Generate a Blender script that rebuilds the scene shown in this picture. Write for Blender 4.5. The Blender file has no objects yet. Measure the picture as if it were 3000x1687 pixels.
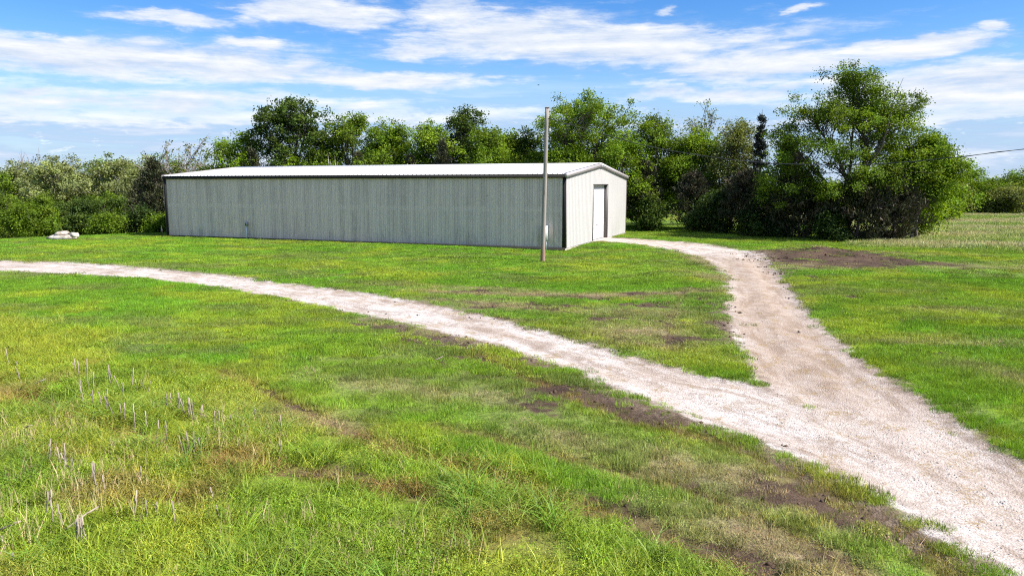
import bpy, math
import numpy as np

# ------------------------------------------------------------------ camera, light, sky
scene = bpy.context.scene
COL = scene.collection
R = math.radians

cam_d = bpy.data.cameras.new("camera")
cam = bpy.data.objects.new("camera", cam_d)
COL.objects.link(cam)
cam.location = (0, 0, 3.713)
cam.rotation_euler = (math.pi / 2 - 0.1367, 0, 0)
cam_d.sensor_width = 36.0
cam_d.lens = 26.48
cam_d.clip_start = 0.1
cam_d.clip_end = 6000
scene.camera = cam

EXPOSURE = 1.08
SUN_ELEV = R(46)
SUN_H = np.array([1.0, -0.33]); SUN_H /= np.linalg.norm(SUN_H)
SUN_STRENGTH = 4.4
SKY_STRENGTH = 0.085
CLOUD_STRENGTH = 0.50

sun_d = bpy.data.lights.new("sun", 'SUN')
sun_d.energy = SUN_STRENGTH
sun_d.angle = R(0.55)
sun_d.color = (1.0, 0.955, 0.88)
sun = bpy.data.objects.new("sun", sun_d)
COL.objects.link(sun)
from mathutils import Vector
sdir = Vector((SUN_H[0] * math.cos(SUN_ELEV), SUN_H[1] * math.cos(SUN_ELEV), math.sin(SUN_ELEV)))
sun.rotation_euler = sdir.to_track_quat('Z', 'Y').to_euler()
sun.location = (40, -10, 40)

scene.view_settings.view_transform = 'Standard'
scene.view_settings.look = 'None'
scene.view_settings.exposure = EXPOSURE
scene.view_settings.gamma = 1.0
scene.view_settings.use_curve_mapping = False
scene.cycles.max_bounces = 4
scene.cycles.diffuse_bounces = 2
scene.cycles.transmission_bounces = 2
scene.cycles.transparent_max_bounces = 4
scene.cycles.sample_clamp_indirect = 4.0
scene.cycles.use_denoising = False
scene.cycles.filter_width = 1.15


class NT:
    """small helper to write node trees as expressions"""
    def __init__(self, tree):
        self.t = tree

    def node(self, typ, **kw):
        n = self.t.nodes.new(typ)
        for k, v in kw.items():
            setattr(n, k, v)
        return n

    def put(self, sock, v):
        if v is None:
            return
        if isinstance(v, bpy.types.NodeSocket):
            self.t.links.new(v, sock)
        else:
            if hasattr(sock, 'default_value'):
                if sock.type == 'RGBA' and len(v) == 3:
                    v = (*v, 1.0)
                sock.default_value = v

    def m(self, op, a, b=None, c=None, clamp=False):
        n = self.node('ShaderNodeMath', operation=op, use_clamp=clamp)
        for i, v in enumerate((a, b, c)):
            self.put(n.inputs[i], v)
        return n.outputs[0]

    def vm(self, op, a, b=None, scale=None):
        n = self.node('ShaderNodeVectorMath', operation=op)
        self.put(n.inputs[0], a)
        if b is not None:
            self.put(n.inputs[1], b)
        if scale is not None:
            self.put(n.inputs['Scale'], scale)
        return n.outputs['Value'] if op in ('DOT_PRODUCT', 'LENGTH', 'DISTANCE') else n.outputs[0]

    def xyz(self, x, y, z):
        n = self.node('ShaderNodeCombineXYZ')
        for i, v in enumerate((x, y, z)):
            self.put(n.inputs[i], v)
        return n.outputs[0]

    def sep(self, v):
        n = self.node('ShaderNodeSeparateXYZ')
        self.put(n.inputs[0], v)
        return n.outputs

    def noise(self, vec, scale, detail=4, rough=0.55, dist=0.0, color=False):
        n = self.node('ShaderNodeTexNoise')
        self.put(n.inputs['Vector'], vec)
        n.inputs['Scale'].default_value = scale
        n.inputs['Detail'].default_value = detail
        n.inputs['Roughness'].default_value = rough
        n.inputs['Distortion'].default_value = dist
        return n.outputs['Color' if color else 'Fac']

    def voronoi(self, vec, scale, feature='F1', out='Distance'):
        n = self.node('ShaderNodeTexVoronoi', feature=feature)
        self.put(n.inputs['Vector'], vec)
        n.inputs['Scale'].default_value = scale
        return n.outputs[out]

    def ss(self, v, lo, hi, a=0.0, b=1.0):
        n = self.node('ShaderNodeMapRange', interpolation_type='SMOOTHSTEP')
        self.put(n.inputs['Value'], v)
        n.inputs['From Min'].default_value = lo
        n.inputs['From Max'].default_value = hi
        n.inputs['To Min'].default_value = a
        n.inputs['To Max'].default_value = b
        return n.outputs['Result']

    def mix(self, f, a, b, blend='MIX'):
        n = self.node('ShaderNodeMix', data_type='RGBA', blend_type=blend)
        self.put(n.inputs[0], f)
        self.put(n.inputs[6], a)
        self.put(n.inputs[7], b)
        return n.outputs[2]

    def attr(self, name, typ='GEOMETRY', out='Fac'):
        n = self.node('ShaderNodeAttribute', attribute_type=typ, attribute_name=name)
        return n.outputs[out]

    def bump(self, h, strength=0.3, dist=0.02):
        n = self.node('ShaderNodeBump')
        n.inputs['Strength'].default_value = strength
        n.inputs['Distance'].default_value = dist
        self.put(n.inputs['Height'], h)
        return n.outputs[0]


# ---- sky: Nishita air with a layer of broken stratocumulus
world = bpy.data.worlds.new("World")
scene.world = world
world.use_nodes = True
wt = world.node_tree
wt.nodes.clear()
W_ = NT(wt)
sky = W_.node('ShaderNodeTexSky', sky_type='NISHITA')
sky.sun_disc = False
sky.sun_elevation = SUN_ELEV
sky.sun_rotation = math.atan2(SUN_H[0], SUN_H[1])
sky.altitude = 300
sky.air_density = 1.0
sky.dust_density = 0.35
sky.ozone_density = 2.2
tc = W_.node('ShaderNodeTexCoord')
dirv = W_.vm('NORMALIZE', tc.outputs['Generated'])
dx, dy, dz = W_.sep(dirv)
az = W_.m('MULTIPLY', W_.m('ARCTAN2', dx, dy), 180 / math.pi)
el = W_.m('MULTIPLY', W_.m('ARCSINE', dz), 180 / math.pi)
# cloud-sheet coordinates: the view ray meets a high flat layer
inv = W_.m('DIVIDE', 1.0, W_.m('MAXIMUM', W_.m('ADD', dz, 0.055), 0.02))
px_ = W_.m('MULTIPLY', dx, inv)
py_ = W_.m('MULTIPLY', dy, inv)
sheet = W_.xyz(px_, py_, 0.0)
# (azimuth, elevation, half-width, half-height, weight) of the larger cloud banks, in degrees
BANKS = [(-4.2, 12.1, 4.2, 1.25, .9), (-0.5, 10.5, 7.5, 1.7, 1.0), (8.7, 10.0, 10.1, 1.6, 1.0), (18.2, 8.4, 9.0, 1.4, .9),
         (27.3, 8.9, 5.0, .65, 1.1), (29.0, 6.0, 10.5, 1.9, .95), (14.8, 6.5, 9.4, .85, .8),
         (-14.2, 11.8, 5.6, .95, 1.1), (-24.0, 10.8, 3.9, .5, .9), (-18.3, 10.9, 1.4, .4, .6),
         (-28.7, 8.1, 10.5, 1.25, 1.0), (-19.4, 8.0, 7.7, 1.1, .95), (-18.0, 9.45, 2.1, .65, 1.0), (-6.7, 9.6, 4.0, .7, .85),
         (-10.5, 7.6, 10.5, .8, .85), (-32.4, 5.9, 3.2, .45, .9), (-28.0, 5.3, 14, 1.5, .8), (-14.9, 5.6, 12.3, 1.4, .75),
         (20.1, 11.6, 1.0, .38, .8), (11.3, 12.1, .9, .4, .8), (32.3, 9.6, 1.0, .4, .9), (-1.3, 5.4, 9, .8, .55)]
n_warp = W_.noise(W_.xyz(W_.m('MULTIPLY', az, .16), W_.m('MULTIPLY', el, .55), 0.0), 1.0, 5, .6, color=True)
wx, wy, wz = W_.sep(n_warp)
azw = W_.m('ADD', az, W_.m('MULTIPLY', W_.m('SUBTRACT', wx, .5), 7.0))
elw = W_.m('ADD', el, W_.m('MULTIPLY', W_.m('SUBTRACT', wy, .5), 2.4))
bank = None
for (a0, e0, ra, re, wgt) in BANKS:
    u = W_.m('DIVIDE', W_.m('SUBTRACT', azw, a0), ra)
    v = W_.m('DIVIDE', W_.m('SUBTRACT', elw, e0), re)
    d2 = W_.m('ADD', W_.m('MULTIPLY', u, u), W_.m('MULTIPLY', v, v))
    g = W_.m('MULTIPLY', W_.m('POWER', 2.718, W_.m('MULTIPLY', d2, -0.75)), wgt)
    bank = g if bank is None else W_.m('MAXIMUM', bank, g)
n_big = W_.noise(W_.vm('ADD', sheet, (3.1, 7.7, 1.3)), 0.55, 7, .58, .3)
streak_v = W_.xyz(W_.m('MULTIPLY', az, .12), W_.m('MULTIPLY', el, .9), 4.0)
n_st = W_.noise(streak_v, 1.0, 7, .6, .4)
fine = W_.noise(W_.xyz(W_.m('MULTIPLY', az, .5), W_.m('MULTIPLY', el, 1.6), 9.0), 1.0, 6, .62, .2)
# beyond the banks in view the same broken layer goes on all round
away = W_.ss(W_.m('ABSOLUTE', az), 36.0, 50.0)
high = W_.ss(el, 13.5, 19.0)
elsewhere = W_.m('MAXIMUM', away, high)
generic = W_.m('MULTIPLY', W_.ss(n_big, .46, .66), .95)
bank = W_.m('ADD', W_.m('MULTIPLY', bank, W_.m('SUBTRACT', 1.0, elsewhere)), W_.m('MULTIPLY', generic, elsewhere))
dens = W_.m('ADD', bank, W_.m('MULTIPLY', W_.m('SUBTRACT', n_st, .5), 1.15))
dens = W_.m('ADD', dens, W_.m('MULTIPLY', W_.m('SUBTRACT', fine, .5), .62))
cover = W_.ss(dens, .14, .92)
# thin pale veil low over the horizon
veil = W_.m('MULTIPLY', W_.ss(el, 9.0, 3.5), W_.ss(n_st, .30, .60, .72, .97))
bankc = cover
cover = W_.m('MAXIMUM', cover, veil)
# thicker cloud is greyer below; sunlit rims and tops are whiter
up_v = W_.xyz(W_.m('MULTIPLY', az, .12), W_.m('ADD', W_.m('MULTIPLY', el, .9), .42), 4.0)
n_up = W_.noise(up_v, 1.0, 7, .6, .4)
lit = W_.m('ADD', .55, W_.m('MULTIPLY', W_.m('SUBTRACT', n_st, n_up), 1.7), clamp=True)
lit = W_.m('ADD', lit, W_.m('MULTIPLY', W_.m('SUBTRACT', fine, .5), .7), clamp=True)
ccol = W_.mix(lit, (0.50, 0.63, 0.86), (0.98, 0.99, 1.0))
# the low veil is thin and takes the colour of the air behind it
vcol = W_.mix(W_.ss(n_st, .42, .68), (0.40, 0.57, 0.86), (0.72, 0.81, 0.95))
vcol = W_.mix(W_.ss(fine, .58, .74), vcol, (0.93, 0.96, 1.0))
ccol = W_.mix(W_.ss(bankc, .15, .6), vcol, ccol)
hs = W_.node('ShaderNodeHueSaturation')
hs.inputs['Saturation'].default_value = 1.45
hs.inputs['Value'].default_value = 1.0
hs.inputs['Hue'].default_value = 0.513
wt.links.new(sky.outputs[0], hs.inputs['Color'])
bg1 = W_.node('ShaderNodeBackground')
wt.links.new(hs.outputs[0], bg1.inputs[0])
bg1.inputs[1].default_value = SKY_STRENGTH
bg2 = W_.node('ShaderNodeBackground')
wt.links.new(ccol, bg2.inputs[0])
bg2.inputs[1].default_value = CLOUD_STRENGTH
ms = W_.node('ShaderNodeMixShader')
wt.links.new(cover, ms.inputs[0])
wt.links.new(bg1.outputs[0], ms.inputs[1])
wt.links.new(bg2.outputs[0], ms.inputs[2])
wo = W_.node('ShaderNodeOutputWorld')
wt.links.new(ms.outputs[0], wo.inputs[0])
world.cycles.sampling_method = 'MANUAL'
world.cycles.sample_map_resolution = 1024

# ------------------------------------------------------------------ helpers
def tag(o, label=None, cat=None, group=None, kind=None):
    if label: o["label"] = label
    if cat: o["category"] = cat
    if group: o["group"] = group
    if kind: o["kind"] = kind
    return o


def empty(name, loc=(0, 0, 0), rz=0.0, parent=None):
    o = bpy.data.objects.new(name, None)
    o.empty_display_size = 0.3
    o.location = loc
    o.rotation_euler = (0, 0, rz)
    COL.objects.link(o)
    o.parent = parent
    return o


def np_mesh(name, verts, quads=None, tris=None, attrs=None, mats=(), smooth=False):
    me = bpy.data.meshes.new(name)
    verts = np.asarray(verts, np.float32)
    loops = []
    starts = []
    tot = 0
    if quads is not None and len(quads):
        q = np.asarray(quads, np.int32)
        loops.append(q.ravel()); starts.append(tot + np.arange(len(q)) * 4); tot += q.size
    if tris is not None and len(tris):
        t = np.asarray(tris, np.int32)
        loops.append(t.ravel()); starts.append(tot + np.arange(len(t)) * 3); tot += t.size
    me.vertices.add(len(verts))
    me.vertices.foreach_set('co', verts.ravel())
    if loops:
        lv = np.concatenate(loops).astype(np.int32)
        ls = np.concatenate(starts).astype(np.int32)
        me.loops.add(len(lv))
        me.loops.foreach_set('vertex_index', lv)
        me.polygons.add(len(ls))
        me.polygons.foreach_set('loop_start', ls)
        if smooth:
            me.polygons.foreach_set('use_smooth', np.ones(len(ls), bool))
    for n, (typ, data) in (attrs or {}).items():
        a = me.attributes.new(n, typ, 'POINT')
        key = {'FLOAT': 'value', 'INT': 'value', 'FLOAT_VECTOR': 'vector', 'FLOAT_COLOR': 'color'}[typ]
        a.data.foreach_set(key, np.asarray(data, np.int32 if typ == 'INT' else np.float32).ravel())
    for m in mats:
        me.materials.append(m)
    me.update()
    me.validate()
    return me


def obj(name, me, parent=None, loc=None, rz=None):
    o = bpy.data.objects.new(name, me)
    COL.objects.link(o)
    if parent is not None: o.parent = parent
    if loc is not None: o.location = loc
    if rz is not None: o.rotation_euler = (0, 0, rz)
    return o


class MB:
    """collects boxes / prisms / tubes into one mesh"""
    def __init__(self):
        self.v = []; self.q = []; self.t = []; self.n = 0

    def add(self, v, q=None, t=None):
        self.v.append(np.asarray(v, float))
        if q is not None and len(q): self.q.append(np.asarray(q, int) + self.n)
        if t is not None and len(t): self.t.append(np.asarray(t, int) + self.n)
        self.n += len(v)
        return self

    def box(self, a, b, bev=0.0):
        (x0, y0, z0), (x1, y1, z1) = a, b
        if bev <= 0:
            v = [(x0, y0, z0), (x1, y0, z0), (x1, y1, z0), (x0, y1, z0), (x0, y0, z1), (x1, y0, z1), (x1, y1, z1), (x0, y1, z1)]
            return self.add(v, [(3, 2, 1, 0), (4, 5, 6, 7), (0, 1, 5, 4), (1, 2, 6, 5), (2, 3, 7, 6), (3, 0, 4, 7)])
        # chamfered vertical edges and top
        p = [(x0 + bev, y0), (x1 - bev, y0), (x1, y0 + bev), (x1, y1 - bev), (x1 - bev, y1), (x0 + bev, y1), (x0, y1 - bev), (x0, y0 + bev)]
        cx, cy = (x0 + x1) / 2, (y0 + y1) / 2
        ins = [(x + (bev if x < cx else -bev) * .7, y + (bev if y < cy else -bev) * .7) for x, y in p]
        v = [(x, y, z0) for x, y in p] + [(x, y, z1 - bev) for x, y in p] + [(x, y, z1) for x, y in ins]
        q = []
        for i in range(8):
            j = (i + 1) % 8
            q += [(i, j, j + 8, i + 8), (i + 8, j + 8, j + 16, i + 16)]
        q += [(16, 17, 18, 19), (16, 19, 20, 23), (20, 21, 22, 23), (3, 2, 1, 0), (7, 4, 3, 0), (7, 6, 5, 4)]
        return self.add(v, q)

    def prism(self, prof, path0, path1):
        """profile: list of 3D offsets swept from path0 to path1 (closed)"""
        prof = np.asarray(prof, float); n = len(prof)
        v = np.vstack([prof + np.asarray(path0), prof + np.asarray(path1)])
        q = [(i, (i + 1) % n, (i + 1) % n + n, i + n) for i in range(n)]
        if n == 4:
            q += [(3, 2, 1, 0), (4, 5, 6, 7)]
            return self.add(v, q)
        v = np.vstack([v, prof.mean(0) + np.asarray(path0), prof.mean(0) + np.asarray(path1)])
        t = [((i + 1) % n, i, 2 * n) for i in range(n)] + [(i + n, (i + 1) % n + n, 2 * n + 1) for i in range(n)]
        return self.add(v, q, t)

    def tube(self, pts, rad, sides=5, cap=False):
        v, q = tube_arrays(np.asarray(pts, float), np.asarray(rad, float), sides)
        t = []
        k = len(pts)
        if cap:
            c0 = len(v); v = np.vstack([v, pts[0], pts[-1]])
            for i in range(sides):
                t += [((i + 1) % sides, i, c0), ((k - 1) * sides + i, (k - 1) * sides + (i + 1) % sides, c0 + 1)]
        return self.add(v, q, t)

    def mesh(self, name, *mats, smooth=False):
        return np_mesh(name, np.vstack(self.v), np.vstack(self.q) if self.q else None, np.vstack(self.t) if self.t else None, mats=mats, smooth=smooth)

    def build(self, name, mat, parent=None, smooth=False):
        return obj(name, self.mesh(name, mat, smooth=smooth), parent)


def tube_arrays(pts, rad, sides):
    k = len(pts)
    tan = np.gradient(pts, axis=0)
    tan /= np.linalg.norm(tan, axis=1)[:, None] + 1e-9
    ref = np.array([0.31, 0.95, 0.05]) if abs(tan[0, 1]) < .9 else np.array([1.0, 0.1, 0])
    a = np.cross(tan, ref); a /= np.linalg.norm(a, axis=1)[:, None] + 1e-9
    b = np.cross(tan, a)
    th = np.arange(sides) / sides * 2 * np.pi
    ring = a[:, None, :] * np.cos(th)[None, :, None] + b[:, None, :] * np.sin(th)[None, :, None]
    v = (pts[:, None, :] + ring * np.asarray(rad)[:, None, None]).reshape(-1, 3)
    i = np.arange(k - 1)[:, None] * sides
    j = np.arange(sides)[None, :]
    j2 = (j + 1) % sides
    q = np.stack([i + j2, i + sides + j2, i + sides + j, i + j], -1).reshape(-1, 4)
    return v, q


def hash2(ix, iy, s):
    n = (ix.astype(np.int64) * 374761393 + iy.astype(np.int64) * 668265263 + s * 974634777) & 0x7fffffff
    n = ((n ^ (n >> 13)) * 1274126177) & 0x7fffffff
    return ((n ^ (n >> 16)) & 0xffff) / 65535.0


def vnoise(x, y, scale, seed=0, octv=3):
    x = np.asarray(x, float) * scale; y = np.asarray(y, float) * scale
    out = 0; amp = 1; tot = 0
    for o in range(octv):
        ix, iy = np.floor(x), np.floor(y)
        fx, fy = x - ix, y - iy
        fx = fx * fx * (3 - 2 * fx); fy = fy * fy * (3 - 2 * fy)
        h = lambda a, b: hash2(ix + a, iy + b, seed + o * 17)
        out = out + amp * ((h(0, 0) * (1 - fx) + h(1, 0) * fx) * (1 - fy) + (h(0, 1) * (1 - fx) + h(1, 1) * fx) * fy)
        tot += amp; amp *= .5; x = x * 2.03; y = y * 2.03
    return out / tot


def sstep(v, a, b):
    t = np.clip((v - a) / (b - a), 0, 1)
    return t * t * (3 - 2 * t)


# ------------------------------------------------------------------ materials
def new_mat(name):
    m = bpy.data.materials.new(name)
    m.use_nodes = True
    m.node_tree.nodes.clear()
    n = NT(m.node_tree)
    out = n.node('ShaderNodeOutputMaterial')
    return m, n, out


def principled(n, out, col, rough=.6, metal=0.0, normal=None, spec=.5):
    b = n.node('ShaderNodeBsdfPrincipled')
    n.put(b.inputs['Base Color'], col)
    n.put(b.inputs['Roughness'], rough)
    n.put(b.inputs['Metallic'], metal)
    n.put(b.inputs['Specular IOR Level'], spec)
    if normal is not None: n.put(b.inputs['Normal'], normal)
    n.t.links.new(b.outputs[0], out.inputs[0])
    return b


def leafy(n, out, col, trans=.35, tcol=None, rough=.5, gloss=.04, up=0.0):
    d = n.node('ShaderNodeBsdfDiffuse'); n.put(d.inputs[0], col)
    if up:   # a tuft is lit as the soft mass it is
        gn = n.node('ShaderNodeNewGeometry').outputs['Normal']
        n.put(d.inputs['Normal'], n.vm('NORMALIZE', n.vm('ADD', n.vm('SCALE', gn, scale=1 - up), (0, 0, up))))
    t = n.node('ShaderNodeBsdfTranslucent'); n.put(t.inputs[0], tcol if tcol is not None else col)
    m1 = n.node('ShaderNodeMixShader'); m1.inputs[0].default_value = trans
    n.t.links.new(d.outputs[0], m1.inputs[1]); n.t.links.new(t.outputs[0], m1.inputs[2])
    g = n.node('ShaderNodeBsdfGlossy'); g.inputs['Roughness'].default_value = rough
    m2 = n.node('ShaderNodeMixShader'); m2.inputs[0].default_value = gloss
    n.t.links.new(m1.outputs[0], m2.inputs[1]); n.t.links.new(g.outputs[0], m2.inputs[2])
    n.t.links.new(m2.outputs[0], out.inputs[0])


def plain(name, col, rough=.6, metal=0.0, var=.12, scale=3.0, spec=.4):
    m, n, out = new_mat(name)
    geo = n.node('ShaderNodeNewGeometry')
    f = n.noise(geo.outputs['Position'], scale, 4, .6)
    c = n.mix(f, tuple(c * (1 - var) for c in col), tuple(min(1, c * (1 + var)) for c in col))
    principled(n, out, c, rough, metal, None, spec)
    return m


M = {}
U_DIR = (math.cos(0.3731), -math.sin(0.3731), 0.0)   # along the long wall of the metal building
V_DIR = (math.sin(0.3731), math.cos(0.3731), 0.0)


def siding_material(name, base, stain, amount, axis_i, line):
    m, n, out = new_mat(name)
    geo = n.node('ShaderNodeNewGeometry')
    P = geo.outputs['Position']
    s = n.m('ADD', n.vm('DOT_PRODUCT', P, U_DIR), n.vm('DOT_PRODUCT', P, V_DIR))
    z = n.sep(P)[2]
    st = n.noise(n.xyz(s, n.m('MULTIPLY', z, .06), 0.0), 2.1, 5, .7)
    st2 = n.noise(n.xyz(s, n.m('MULTIPLY', z, .16), 3.0), 9.0, 4, .65)
    patch = n.noise(n.xyz(s, n.m('MULTIPLY', z, .45), 7.0), .9, 4, .6)
    oi = n.node('ShaderNodeObjectInfo')
    f = n.m('ADD', n.m('MULTIPLY', n.ss(st, .38, .66), .45), n.m('MULTIPLY', n.ss(st2, .42, .70), .20))
    f = n.m('ADD', f, n.m('MULTIPLY', n.ss(patch, .45, .72), .35))
    f = n.m('ADD', f, n.m('MULTIPLY', n.m('SUBTRACT', oi.outputs['Random'], .5), .34))
    if axis_i == 0:      # sheets stay paler beside their laps
        pf = n.m('DIVIDE', n.sep(n.node('ShaderNodeTexCoord').outputs['Object'])[0], .9236)
        f = n.m('ADD', f, n.m('MULTIPLY', n.ss(n.m('ABSOLUTE', n.m('SUBTRACT', pf, .45)), .22, .40, .16, -.30), n.ss(st, .30, .62, .5, 1.2)))
    # mildew keeps off the strip where the wall girt warms the sheet, and gathers low down
    girt = n.m('ABSOLUTE', n.m('SUBTRACT', z, 2.22))
    f = n.m('MULTIPLY', f, n.ss(girt, .06, .22, .45, 1.0))
    low = n.m('MULTIPLY', n.ss(z, 1.5, .15), n.ss(st2, .40, .62))
    low = n.m('MULTIPLY', low, n.ss(patch, .40, .62))
    f = n.m('ADD', n.m('MULTIPLY', f, amount), n.m('MULTIPLY', low, amount * .75), clamp=True)
    c = n.mix(f, base, stain)
    # rib shading painted in: darker line at each rib foot, paler crown
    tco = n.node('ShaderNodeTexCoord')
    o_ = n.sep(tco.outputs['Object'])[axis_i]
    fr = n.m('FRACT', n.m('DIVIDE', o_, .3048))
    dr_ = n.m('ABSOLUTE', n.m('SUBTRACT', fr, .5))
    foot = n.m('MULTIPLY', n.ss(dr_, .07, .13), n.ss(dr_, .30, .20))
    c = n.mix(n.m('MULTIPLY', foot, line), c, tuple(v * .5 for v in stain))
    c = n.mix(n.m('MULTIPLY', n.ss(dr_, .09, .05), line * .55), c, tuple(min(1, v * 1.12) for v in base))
    if axis_i == 0:
        c = n.mix(n.m('MULTIPLY', n.ss(o_, .84, .89), .45), c, base)
    # dark drip marks
    drip = n.noise(n.xyz(s, n.m('MULTIPLY', z, .22), 11.0), 5.0, 3, .5)
    f2 = n.m('MULTIPLY', n.ss(drip, .66, .78), amount * .55)
    c = n.mix(f2, c, tuple(v * .45 for v in stain))
    principled(n, out, c, .42, 0.0, n.bump(n.noise(P, 2.2, 2), .08, .02), .4)
    return m


M['wall'] = siding_material('painted_siding', (.76, .625, .535), (.47, .385, .33), .80, 0, .24)  # base raised and warmed to offset the blue shade on this wall
M['gable'] = siding_material('painted_siding_sun_tone', (.505, .49, .47), (.41, .395, .38), .45, 1, .38)  # same paint toned down for the sunlit gable, with fewer stains
M['roof'] = plain('white_roof_paint', (.60, .60, .60), .4, 0.0, .05, .8)
M['bronze'] = plain('dark_bronze_trim', (.030, .030, .028), .8, 0.0, .2, 1.5, .08)
M['rake'] = plain('taupe_trim', (.36, .33, .325), .4, 0.0, .08, 1.0)
M['door'] = plain('white_door_paint', (.64, .64, .63), .4, 0.0, .04, 1.0)
M['jamb'] = plain('brown_jamb_paint', (.11, .10, .095), .5, 0.0, .2, 2.0)
M['concrete'] = plain('concrete', (.42, .37, .32), .9, 0.0, .3, 6.0)
M['box_paint'] = plain('light_box_paint', (.66, .67, .66), .4, 0.0, .05, 2.0)
M['galv'] = plain('galvanised_steel', (.42, .44, .45), .4, .5, .15, 4.0)
M['black_metal'] = plain('black_metal', (.02, .02, .022), .5, 0.0, .2, 3.0)
M['porcelain'] = plain('white_porcelain', (.75, .74, .70), .25, 0.0, .03, 2.0)
M['cable'] = plain('grey_black_cable', (.035, .036, .04), .5, 0.0, .2, 2.0)

# weathered pole wood
m, n, out = new_mat('weathered_pole_wood')
tcn = n.node('ShaderNodeTexCoord')
ox, oy, oz = n.sep(tcn.outputs['Object'])
ang = n.m('ARCTAN2', oy, ox)
gr = n.noise(n.xyz(n.m('MULTIPLY', ang, 3.0), n.m('MULTIPLY', oz, .35), 0.0), 4.0, 5, .7)
bl = n.noise(n.xyz(ang, n.m('MULTIPLY', oz, .8), 5.0), 1.4, 4, .6)
c = n.mix(n.ss(gr, .35, .7), (.34, .30, .265), (.19, .165, .145))
c = n.mix(n.m('MULTIPLY', n.ss(bl, .58, .72), .7), c, (.09, .07, .055))
c = n.mix(n.m('MULTIPLY', n.ss(oz, 1.1, .05), n.ss(bl, .35, .6)), c, (.30, .15, .075))
principled(n, out, c, .85, 0, n.bump(gr, .6, .01))
M['pole'] = m

m, n, out = new_mat('limestone')
geo = n.node('ShaderNodeNewGeometry')
a = n.noise(geo.outputs['Position'], 2.5, 6, .65)
c = n.mix(n.ss(a, .35, .62), (.30, .24, .19), (.58, .53, .47))
principled(n, out, c, .9, 0, n.bump(n.noise(geo.outputs['Position'], 9, 6, .7), .5, .05))
M['stone'] = m

m, n, out = new_mat('bark_grey_brown')
geo = n.node('ShaderNodeNewGeometry')
a = n.noise(n.vm('MULTIPLY', geo.outputs['Position'], (6, 6, 1.2)), 1.5, 4, .7)
principled(n, out, n.mix(a, (.055, .045, .036), (.15, .125, .10)), .9)
M['bark'] = m
m, n, out = new_mat('bark_white_sycamore')
geo = n.node('ShaderNodeNewGeometry')
a = n.noise(geo.outputs['Position'], 1.3, 4, .6)
principled(n, out, n.mix(n.ss(a, .36, .58), (.22, .19, .14), (.62, .60, .54)), .8)
M['bark_white'] = m
m, n, out = new_mat('bark_pale_twigs')
geo = n.node('ShaderNodeNewGeometry')
a = n.noise(geo.outputs['Position'], 1.3, 4, .6)
principled(n, out, n.mix(a, (.20, .17, .155), (.34, .30, .28)), .85)
M['bark_pale'] = m

m, n, out = new_mat('leaves')
c = n.attr('tint', out='Color')
tr = n.mix(1.0, c, (1.25, 1.2, .55), 'MULTIPLY')
leafy(n, out, c, .38, tr, .6, .012)
M['leaf'] = m
m, n, out = new_mat('needles')
c = n.attr('tint', out='Color')
leafy(n, out, c, .15, c, .6, .02)
M['needle'] = m
m, n, out = new_mat('grass_blades')
c = n.attr('tint', 'INSTANCER', 'Color')
c2 = n.attr('shade', 'GEOMETRY', 'Color')
c = n.mix(1.0, c, c2, 'MULTIPLY')
leafy(n, out, c, .36, n.mix(1.0, c, (1.15, 1.1, .6), 'MULTIPLY'), .5, .02, .6)
M['grass'] = m
m, n, out = new_mat('dry_straw')
c = n.attr('tint', 'INSTANCER', 'Color')
c2 = n.attr('shade', 'GEOMETRY', 'Color')
leafy(n, out, n.mix(1.0, c, c2, 'MULTIPLY'), .12, c, .6, .02, .4)
M['straw'] = m
m, n, out = new_mat('gravel_stone')
c = n.attr('tint', 'INSTANCER', 'Color')
principled(n, out, c, .9, spec=.2)
M['gravel'] = m
m, n, out = new_mat('dead_stalk')
oi = n.node('ShaderNodeObjectInfo')
ox, oy, oz = n.sep(n.node('ShaderNodeTexCoord').outputs['Object'])
a = n.noise(n.xyz(n.m('ADD', n.m('MULTIPLY', ox, 160.0), n.m('MULTIPLY', oi.outputs['Random'], 50.0)), n.m('MULTIPLY', oy, 160.0), n.m('MULTIPLY', oz, 2.0)), 1.0, 3, .6)
c = n.mix(oi.outputs['Random'], (.24, .21, .185), (.46, .385, .30))
c = n.mix(n.ss(a, .40, .65), n.mix(1.0, c, (.62, .60, .58), 'MULTIPLY'), c)
principled(n, out, c, 1.0, 0, None, .05)
M['stalk'] = m

# ------------------------------------------------------------------ ground layout (metres, camera stands at x=0 y=0)
R1_UP = [(-70, 50), (-48, 44), (-34, 39.6), (-25.23, 36.95), (-20.46, 35.45), (-15.67, 33.25), (-11.39, 31.16), (-9.21, 29.44), (-7.22, 27.78), (-4.62, 25.62), (-2.34, 23.28), (-0.43, 21.12), (1.13, 18.74), (2.38, 16.83), (3.07, 15.73), (4.01, 14.47), (4.72, 13.93), (5.6, 12.37), (6.1, 10.41), (6.3, 8.06), (6.5, -6)]
R1_LO = [(-70, 45), (-46, 38.5), (-31, 34.4), (-21.91, 32.02), (-18.02, 31.16), (-13.91, 29.44), (-11.41, 27.9), (-8.95, 25.91), (-6.75, 23.93), (-4.53, 21.8), (-3.16, 20.49), (-1.92, 19.06), (-0.84, 17.81), (0.11, 16.62), (0.93, 15.37), (1.62, 14.08), (2.32, 12.85), (2.95, 11.71), (3.39, 11.03), (3.95, 10.09), (4.3, 9.03), (4.47, 8.38), (4.51, 7.76), (4.65, 7.27), (4.78, 6.91), (4.8, 6.61), (4.85, -6)]
R2_L = [(5.6, 50.9), (7.88, 47.81), (9.28, 42.58), (9.64, 36.95), (8.73, 31.16), (7.28, 25.43), (6.17, 21.45), (5.5, 18.54), (5.12, 16.3), (4.72, 14.23), (4.6, 12.0), (4.8, 9), (5.0, 6), (5.2, -6)]
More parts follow.
